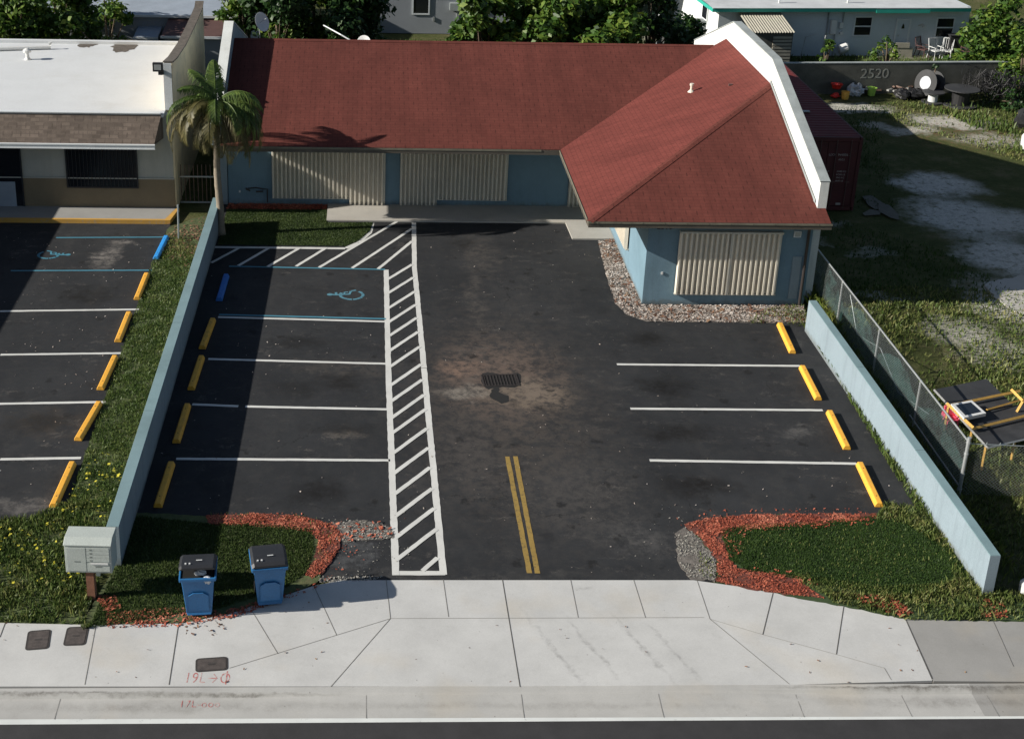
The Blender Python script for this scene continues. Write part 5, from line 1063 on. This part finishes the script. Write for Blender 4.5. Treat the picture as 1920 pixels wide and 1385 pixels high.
def hwin(u0, v0, u1, v1):
    A = oh(u0, v1); B = oh(u1, v0); f = MB(); f.box(A.x-.06, -.05, A.z-.06, B.x+.06, -.002, A.z); f.box(A.x-.06, -.05, B.z, B.x+.06, -.002, B.z+.06); f.box(A.x-.06, -.05, A.z, A.x, -.002, B.z); f.box(B.x, -.05, A.z, B.x+.06, -.002, B.z); zc = (A.z+B.z)/2; f.box(A.x, -.045, zc-.03, B.x, -.01, zc+.03)
    w = f.build('window', 'white_trim', hs_); p = MB(); p.box(A.x, -.012, A.z, B.x, -.004, B.z); p.build('pane', 'dark_glass', w)
hwin(1600, 33, 1635, 66); hwin(1753, 35, 1789, 69); hwin(1410, 29, 1432, 44)
A = oh(1672, 112); B = oh(1705, 38); m = MB(); m.box(A.x, -.06, .02, B.x, -.003, B.z); dr = m.build('door', 'house_white', hs_); m = MB(); m.prism([(A.x+.22, B.z-.42), (B.x-.22, B.z-.42), (B.x-.26, B.z-.24), ((A.x+B.x)/2, B.z-.16), (A.x+.26, B.z-.24)], -.075, -.061, axis='y'); m.build('pane', 'dark_glass', dr)
m = MB(); m.box(A.x+.08, -.08, 1.0, A.x+.13, -.061, 1.08); m.build('handle', 'silver', dr); m = MB(); m.box(A.x-.08, -.09, 0, A.x, -.003, B.z+.08); m.box(B.x, -.09, 0, B.x+.08, -.003, B.z+.08); m.box(A.x, -.09, B.z, B.x, -.003, B.z+.08); m.build('door_frame', 'white_trim', hs_)
A = oh(1554, 63); B = oh(1568, 37); m = MB(); m.box(A.x, -.18, A.z, B.x, -.003, B.z); m.build('meter_box', 'white_plastic', hs_)
A = oh(1570, 67); B = oh(1580, 42); m = MB(); m.box(A.x, -.14, A.z+.4, B.x, -.003, B.z); m.lathe([(.09, 0), (.09, .15)], (A.x+.15, -.003, A.z+.15), 12, M=RX); m.build('meter', 'white_plastic', hs_)
m = MB(); x = oh(1549, 60).x; m.tube([(x, -.06, 0), (x, -.06, 2.4)], .03, 6); x = oh(1561, 90).x; m.tube([(x, -.06, 0), (x, -.06, 1.7)], .03, 6); x = oh(1577, 60).x; m.tube([(x, -.06, 1.4), (x, -.06, 2.4)], .025, 6); m.build('conduit', 'parapet_cap', hs_)
q = oh(1570, 84); m = MB(); m.lathe([(.22, 0), (.24, .06), (.24, .4), (.18, .48)], (q.x, -.3, q.z-.2), 14, M=Matrix.Rotation(R_(70), 4, 'Y')); m.build('water_heater', 'white_plastic', hs_)
q = oh(1722, 48); m = MB(); m.tube([(q.x, -.02, q.z), (q.x+.1, -.22, q.z+.1), (q.x+.15, -.3, q.z)], [.03, .05, .09], 8); m.build('wall_lamp', 'galv', hs_)
A = oh(1788, 112); m = MB(); m.box(oh(1822, 60).x, -.02, 0, oh(1850, 60).x, .0-.003, 2.38); part(m.build('porch_shade', 'near_black', hs_), 'flat dark panel standing in for the shaded porch at the right end')  # flat dark panel painted as the shade inside the porch
x = oh(1340, 50).x
for (u, v) in ((1325, 18),):
    m = MB(); m.box(xl-.08, 1.6, 1.4, xl-.012, 2.5, 2.3); w = m.build('window', 'white_trim', hs_); m = MB(); m.box(xl-.09, 1.68, 1.47, xl-.081, 2.42, 2.23); m.build('pane', 'dark_glass', w)
    m = MB(); m.box(xl-.55, 1.75, .9, xl-.012, 2.4, 1.38); part(m.build('air_conditioner', 'parapet_cap', hs_), 'grey window air conditioner on the end wall')
# lean-to at the left end of the house front
A = oh(1408, 60, -2.2); B = oh(1490, 60, -2.2)
ls = thing('lean_to_shed', 'small lean-to shed with tin roof and louvred front against the white house', 'shed', tuple(hb_+HR @ Vector(((A.x+B.x)/2, -1.1, 0))), rz=ha); hw = (B.x-A.x)/2
m = MB(); n = 16
for k in range(n): x0 = -hw+k*2*hw/n; m.add([(x0, -1.3, 1.75), (x0+hw/n, -1.3, 1.80), (x0+2*hw/n, -1.3, 1.75), (x0, 1.0, 2.25), (x0+hw/n, 1.0, 2.30), (x0+2*hw/n, 1.0, 2.25)], [(0, 1, 4, 3), (1, 2, 5, 4)])
m.build('roof', 'lean_tin', ls); m = MB(); m.box(-hw+.05, -1.1, 0, hw-.05, 1.0, 1.72); m.build('wall', 'blackwall', ls)
m = MB()
for k in range(8): m.box(hw*.05, -1.15, .25+k*.17, hw-.1, -1.103, .36+k*.17)
m.build('louvre', 'lean_tin', ls)

# yard furniture behind the rear wall
def chair(u, v, rz, mat, label, arms=True):
    c = G(u, v, .5); t = thing('garden_chair', label, 'chair', (c.x, c.y, .5), 'garden chairs behind the rear wall', rz)
    m = MB()
    for sx in (-.25, .25): m.tube([(sx, -.25, 0), (sx, -.25, .62), (sx, .2, .62), (sx, .25, .45)], .022, 5)
    m.build('arm', mat, t)
    for sx in (-.25, .25): m = MB(); m.tube([(sx, .3, 0), (sx, .2, .45), (sx, .34, 1.0)], .022, 5); m.build('leg', mat, t)
    m = MB(); m.box(-.24, -.24, .42, .24, .22, .45); m.build('seat', mat, t); m = MB(); m.tube([(-.25, .34, 1.0), (.25, .34, 1.0)], .022, 5)
    for k in range(5): m.tube([(-.2+k*.1, .22, .48), (-.2+k*.1, .33, .98)], .012, 4)
    m.build('backrest', mat, t); return t
chair(1752, 111, R_(20), 'white_plastic', 'white metal garden chair by the house door facing left'); chair(1772, 111, R_(-30), 'white_plastic', 'white garden chair at the centre of the patio')
chair(1812, 112, R_(10), 'steel_bar', 'grey frame garden chair nearer the porch'); chair(1727, 108, R_(40), 'steel_bar', 'thin framed grey chair against the house wall')
tb_ = thing('dark_cabinet', 'dark upright cabinet behind the white garden chairs', 'cabinet', tuple(G(1784, 108, .5))); m = MB(); m.box(-.3, -.2, 0, .3, .2, 1.15); m.build('body', 'near_black', tb_, bevel=.02); m = MB(); m.box(-.34, -.24, 1.152, .34, .24, 1.19); m.build('top', 'black_board', tb_)
tag(MB().box(-.9, -.03, 0, .1, .03, .5).box(-.8, -.06, .5, -.1, .0, .75).build('crate', 'lean_tin'), 'pale plank crate leaning by the house door', 'crate'); bpy.data.objects['crate'].location = G(1705, 108, .5)
a0 = G(1500, 110, .5); rk = thing('pipe_frame', 'bare grey pipe frame standing left of the meter boxes', 'frame', tuple(a0))
m = MB(); m.tube([(0, 0, 0), (.15, 0, 1.1), (.7, .2, 1.2)], .03, 6); m.build('bent_pipe', 'galv', rk); m = MB(); m.tube([(1.0, 0, 0), (1.15, 0, 1.2)], .03, 6); m.build('upright', 'galv', rk)

# ================================================================ HOUSES BEHIND THE TREES
gh = thing('grey_house', 'plain grey house with dark windows partly hidden by the trees behind the red roof', 'house', (2, 44, 0))
def og(u, v): q = GY(u, v, 44); return Vector((q.x-2, 0, q.z))
A = og(708, 60); m = MB(); m.box(A.x, 0, 0, 11.5, 8, 3.4); m.build('wall', 'grey_wall', gh); m = MB(); m.box(A.x-.5, -.5, 3.4, 12, 8.5, 3.6); m.build('roof', 'roof_pale', gh)
def gwin(u0, u1, v1, z1=3.0):
    A = og(u0, v1); B = og(u1, v1); f = MB(); f.box(A.x-.07, -.05, A.z-.08, B.x+.07, -.003, A.z); f.box(A.x-.07, -.05, A.z, A.x, -.003, z1); f.box(B.x, -.05, A.z, B.x+.07, -.003, z1); w = f.build('window', 'white_trim', gh); p = MB(); p.box(A.x, -.03, A.z, B.x, -.003, z1); p.build('pane', 'dark_glass', w)
gwin(775, 803, 25); gwin(886, 915, 24); gwin(1000, 1020, 20)
A = og(843, 15); m = MB(); m.box(A.x, -.3, A.z-.1, A.x+.5, -.003, A.z+.3); m.build('air_conditioner', 'parapet_cap', gh); m = MB(); x = og(856, 30).x; m.tube([(x, -.05, 0), (x, -.05, 3.3)], .03, 6); x = og(813, 38).x; m.box(x-.05, -.06, og(813, 40).z, x+.05, -.003, og(813, 32).z); m.build('conduit', 'galv', gh)
# low sheds at the top left
def hut(name, label, cat, x0, x1, y0, y1, z, zb, mroof, mwall):
    t = thing(name, label, cat, ((x0+x1)/2, (y0+y1)/2, 0)); hx, hy = (x1-x0)/2, (y1-y0)/2; m = MB(); m.box(-hx+.15, -hy+.15, 0, hx-.15, hy-.15, z-.08); m.build('wall', mwall, t)
    m = MB(); m.add([(-hx, -hy, z), (hx, -hy, z), (hx, hy, zb), (-hx, hy, zb), (-hx, -hy, z-.07), (hx, -hy, z-.07), (hx, hy, zb-.07), (-hx, hy, zb-.07)], [(0, 1, 2, 3), (7, 6, 5, 4), (0, 4, 5, 1), (1, 5, 6, 2), (2, 6, 7, 3), (3, 7, 4, 0)]); m.build('roof', mroof, t)
    k = MB(); k.box(-hx-.03, -hy-.04, z-.10, hx+.03, -hy-.003, z+.01); k.build('fascia', 'white_trim', t); return t
a1, a2 = G(302, 68, 2.6), G(386, 69, 2.6); a3 = G(410, 30, 2.75)
hut('brown_roof_shed', 'shed with a dark brown shingle roof behind the gap between the two buildings', 'shed', a1.x, a3.x+1.0, a1.y, a3.y, 2.6, 2.9, 'brown_roof', 'grey_wall')
a1, a2, a3 = G(250, 70, 2.3), G(300, 70, 2.3), G(300, 31, 2.5)
hut('tin_roof_shed', 'low shed with a pale grey metal roof left of the brown roofed shed', 'shed', a1.x, a2.x-.1, a1.y, a3.y, 2.3, 2.6, 'metal_roof', 'grey_wall')
a1, a3 = G(180, 27, 3.0), G(420, 0, 3.0)
hut('grey_roof_house', 'long house with blue grey metal roof along the top left edge', 'house', a1.x-8, a3.x+1.5, a1.y, a1.y+14, 3.0, 4.4, 'metal_roof', 'grey_wall')
c = G(1244, 80); wp_ = thing('white_fence_panel', 'narrow upright white fence panel between the dark trees and the white house', 'fence', (c.x, 35, 0)); q0 = GY(1233, 76, 35); q1 = GY(1256, 28, 35)
m = MB(); m.box(-(q1.x-q0.x)/2, -.04, 0, (q1.x-q0.x)/2, .04, q1.z); m.build('panel', 'white_plastic', wp_); m = MB(); m.box(-(q1.x-q0.x)/2-.05, -.07, 0, -(q1.x-q0.x)/2-.002, .07, q1.z+.08); m.build('post', 'white_trim', wp_); bpy.data.objects['white_fence_panel'].location.x = (q0.x+q1.x)/2

# satellite dishes
def dish(P, s, az, label):
    t = thing('satellite_dish', label, 'satellite dish', tuple(P), 'satellite dishes behind the roof ridge'); M_ = Matrix.Rotation(az, 4, 'Z') @ Matrix.Rotation(R_(68), 4, 'X')
    m = MB(); m.lathe([(.02, .0), (.5*s, .10*s), (.95*s, .34*s), (.97*s, .36*s), (.93*s, .36*s), (.5*s, .13*s), (.02, .03)], (0, 0, 1.0*s), 22, M=M_); m.build('reflector', 'white_plastic', t, smooth=True)
    m = MB(); m.tube([(0, 0, -.9*s), (0, 0, .9*s), (0, .05, 1.0*s)], .05*s, 8); m.build('mast', 'galv', t); h = M_ @ Vector((0, .2*s, 1.0*s)); m = MB(); m.tube([(0, 0, .95*s), h+Vector((0, 0, 1.0*s))], .025*s, 6); m.build('feed_arm', 'galv', t)
dish(GY(487, 62, 26.5)-Vector((0, 0, .0)), .42, R_(55), 'grey satellite dish at the left against the trees'); dish(GY(684, 84, 22.4)-Vector((0, 0, .25)), .30, R_(-25), 'small white satellite dish on the roof ridge')
tag(MB().tube([GY(607, 48, 24), GY(640, 66, 23), GY(662, 79, 22)], .03, 6).build('overhead_cable', 'galv'), 'pale cable sagging from the trees to the roof ridge', 'cable')

# ================================================================ TREES
def tb(u, y, ztop, r, mat, label, name='broadleaf_tree', cat='tree', **k):
    q = GY(u, 60, y); return tree(name, label, cat, q.x, y, ztop+1.0, r*1.2, mat, 'trees behind the buildings', **k)
tb(30, 31, 5.0, 2.1, 'crown_bright', 'leafy tree in the top left corner behind the white roof', low=.3)
tb(120, 33, 4.6, 1.8, 'crown_bright', 'second bushy tree from the top left corner')
tb(200, 30.5, 4.7, 1.3, 'crown_bright', 'rounded tree right above the white roof stains', low=.3)
tb(460, 33, 5.0, 1.3, 'crown_bright', 'bright green tree behind the pale left parapet', low=.2)
tb(520, 31, 4.9, 1.9, 'crown_dark', 'dark dense tree behind the grey satellite dish', low=.1, lobes=20)
tb(590, 33, 4.8, 1.9, 'crown_bright', 'tree above the pale cable with mixed green leaves', low=.15, lobes=20)
tb(660, 32, 5.0, 1.9, 'crown_dark', 'tree left of the grey house wall above the small dish', low=.15, lobes=20)
tb(905, 30, 4.3, 1.5, 'crown_bright', 'yellow green bush directly right of the grey house wall', 'shrub', 'shrub', low=.1, leaf=.18)
tb(985, 31, 4.9, 1.9, 'crown_bright', 'big leaved tree behind the middle of the red roof', leaf=.18, low=.1, lobes=20)
tb(1070, 30.5, 4.9, 2.0, 'crown_bright', 'big leaved tree right of the roof centre', leaf=.18, low=.1, lobes=20)
tb(1150, 32, 5.2, 2.0, 'crown_bright', 'tall big leaved tree left of the white fence panel', leaf=.18, low=.1, lobes=20)
tb(1222, 33, 4.9, 1.2, 'crown_dark', 'thin dark tree touching the white fence panel')
tb(1290, 34.5, 2.4, 1.1, 'crown_dark', 'low dark shrub beneath the white house end wall', 'shrub', 'shrub')
tree('broadleaf_tree', 'spreading tree at the right edge in front of the porch', 'tree', GY(1895, 60, 35.6).x, 35.6, 4.3, 2.3, 'crown_bright', 'trees behind the buildings', lobes=20, leaf=.14, low=.15)
tree('broadleaf_tree', 'leafy branchy tree overhanging the right end of the rear wall', 'tree', GY(1925, 90, 33.2).x, 33.2, 3.2, 1.6, 'crown_bright', 'trees behind the buildings', lobes=9, leaf=.12, low=.1)
tree('shrub', 'small leafy shrub in front of the house below the first window', 'shrub', G(1628, 105, .5).x, 36, 2.3, .85, 'crown_bright', 'trees behind the buildings', lobes=7, leaf=.10, low=.2)
tree('shrub', 'small potted style shrub in front of the lean-to roof', 'shrub', G(1470, 100).x, 34.2, 2.6, .55, 'crown_bright', 'trees behind the buildings', lobes=5, leaf=.11, low=.6)
tree('shrub', 'trailing vine over the rear wall beside the painted number', 'shrub', G(1712, 150).x-.1, 33.2, 1.6, .5, 'crown_dark', 'trees behind the buildings', lobes=6, leaf=.08, low=.3)
tree('weed_clump', 'tall weeds growing through the black hoses', 'weeds', G(1895, 200).x, G(1895, 200).y, .9, 1.1, 'crown_dark', None, lobes=8, leaf=.08, low=.2)

# ---------------------------------------------------------------- give far-apart pieces of a part an object each
def split_far(o):
    me = o.data; nv = len(me.vertices)
    if nv > 6000: return
    par = list(range(nv))
    def find(i):
        while par[i] != i: par[i] = par[par[i]]; i = par[i]
        return i
    for e in me.edges:
        a, b = find(e.vertices[0]), find(e.vertices[1])
        if a != b: par[a] = b
    co = np.empty(nv*3, np.float32); me.vertices.foreach_get('co', co); co = co.reshape(-1, 3)
    isl = {}; 
    for i in range(nv): isl.setdefault(find(i), []).append(i)
    if len(isl) < 2 or len(isl) > 120: return
    L = list(isl.values()); lo = np.array([co[v].min(0) for v in L]); hi = np.array([co[v].max(0) for v in L]); sz = (hi-lo).max(1); n = len(L); g = list(range(n))
    def f2(i):
        while g[i] != i: i = g[i]
        return i
    for i in range(n):
        for j in range(i+1, n):
            gap = np.sqrt((np.maximum(0, np.maximum(lo[j]-hi[i], lo[i]-hi[j]))**2).sum())
            if gap <= max(.02, .5*max(sz[i], sz[j])): g[f2(i)] = f2(j)
    cl = {}
    for i in range(n): cl.setdefault(f2(i), []).extend(L[i])
    if len(cl) < 2: return
    base = o.name.split('.')[0]; polys = [(tuple(p.vertices), p.material_index, p.use_smooth) for p in me.polygons]
    own = {v: k for k, vs in cl.items() for v in vs}; first = True
    for k, vs in cl.items():
        mp = {v: i for i, v in enumerate(vs)}; ps = [q for q in polys if own[q[0][0]] == k]
        m2 = bpy.data.meshes.new(base); m2.from_pydata([tuple(co[v]) for v in vs], [], [tuple(mp[v] for v in q[0]) for q in ps])
        for mt in me.materials: m2.materials.append(mt)
        m2.polygons.foreach_set('material_index', [q[1] for q in ps]); m2.polygons.foreach_set('use_smooth', [q[2] for q in ps])
        if first: o.data = m2; first = False; tgt = o
        else:
            tgt = o.copy(); tgt.data = m2; COL.objects.link(tgt)
for o in list(bpy.data.objects):
    if o.type == 'MESH' and o.parent and not o.children and not o.name.startswith(('lettering', 'crown', 'house_number', 'painted_number')) and 'kind' not in o: split_far(o)
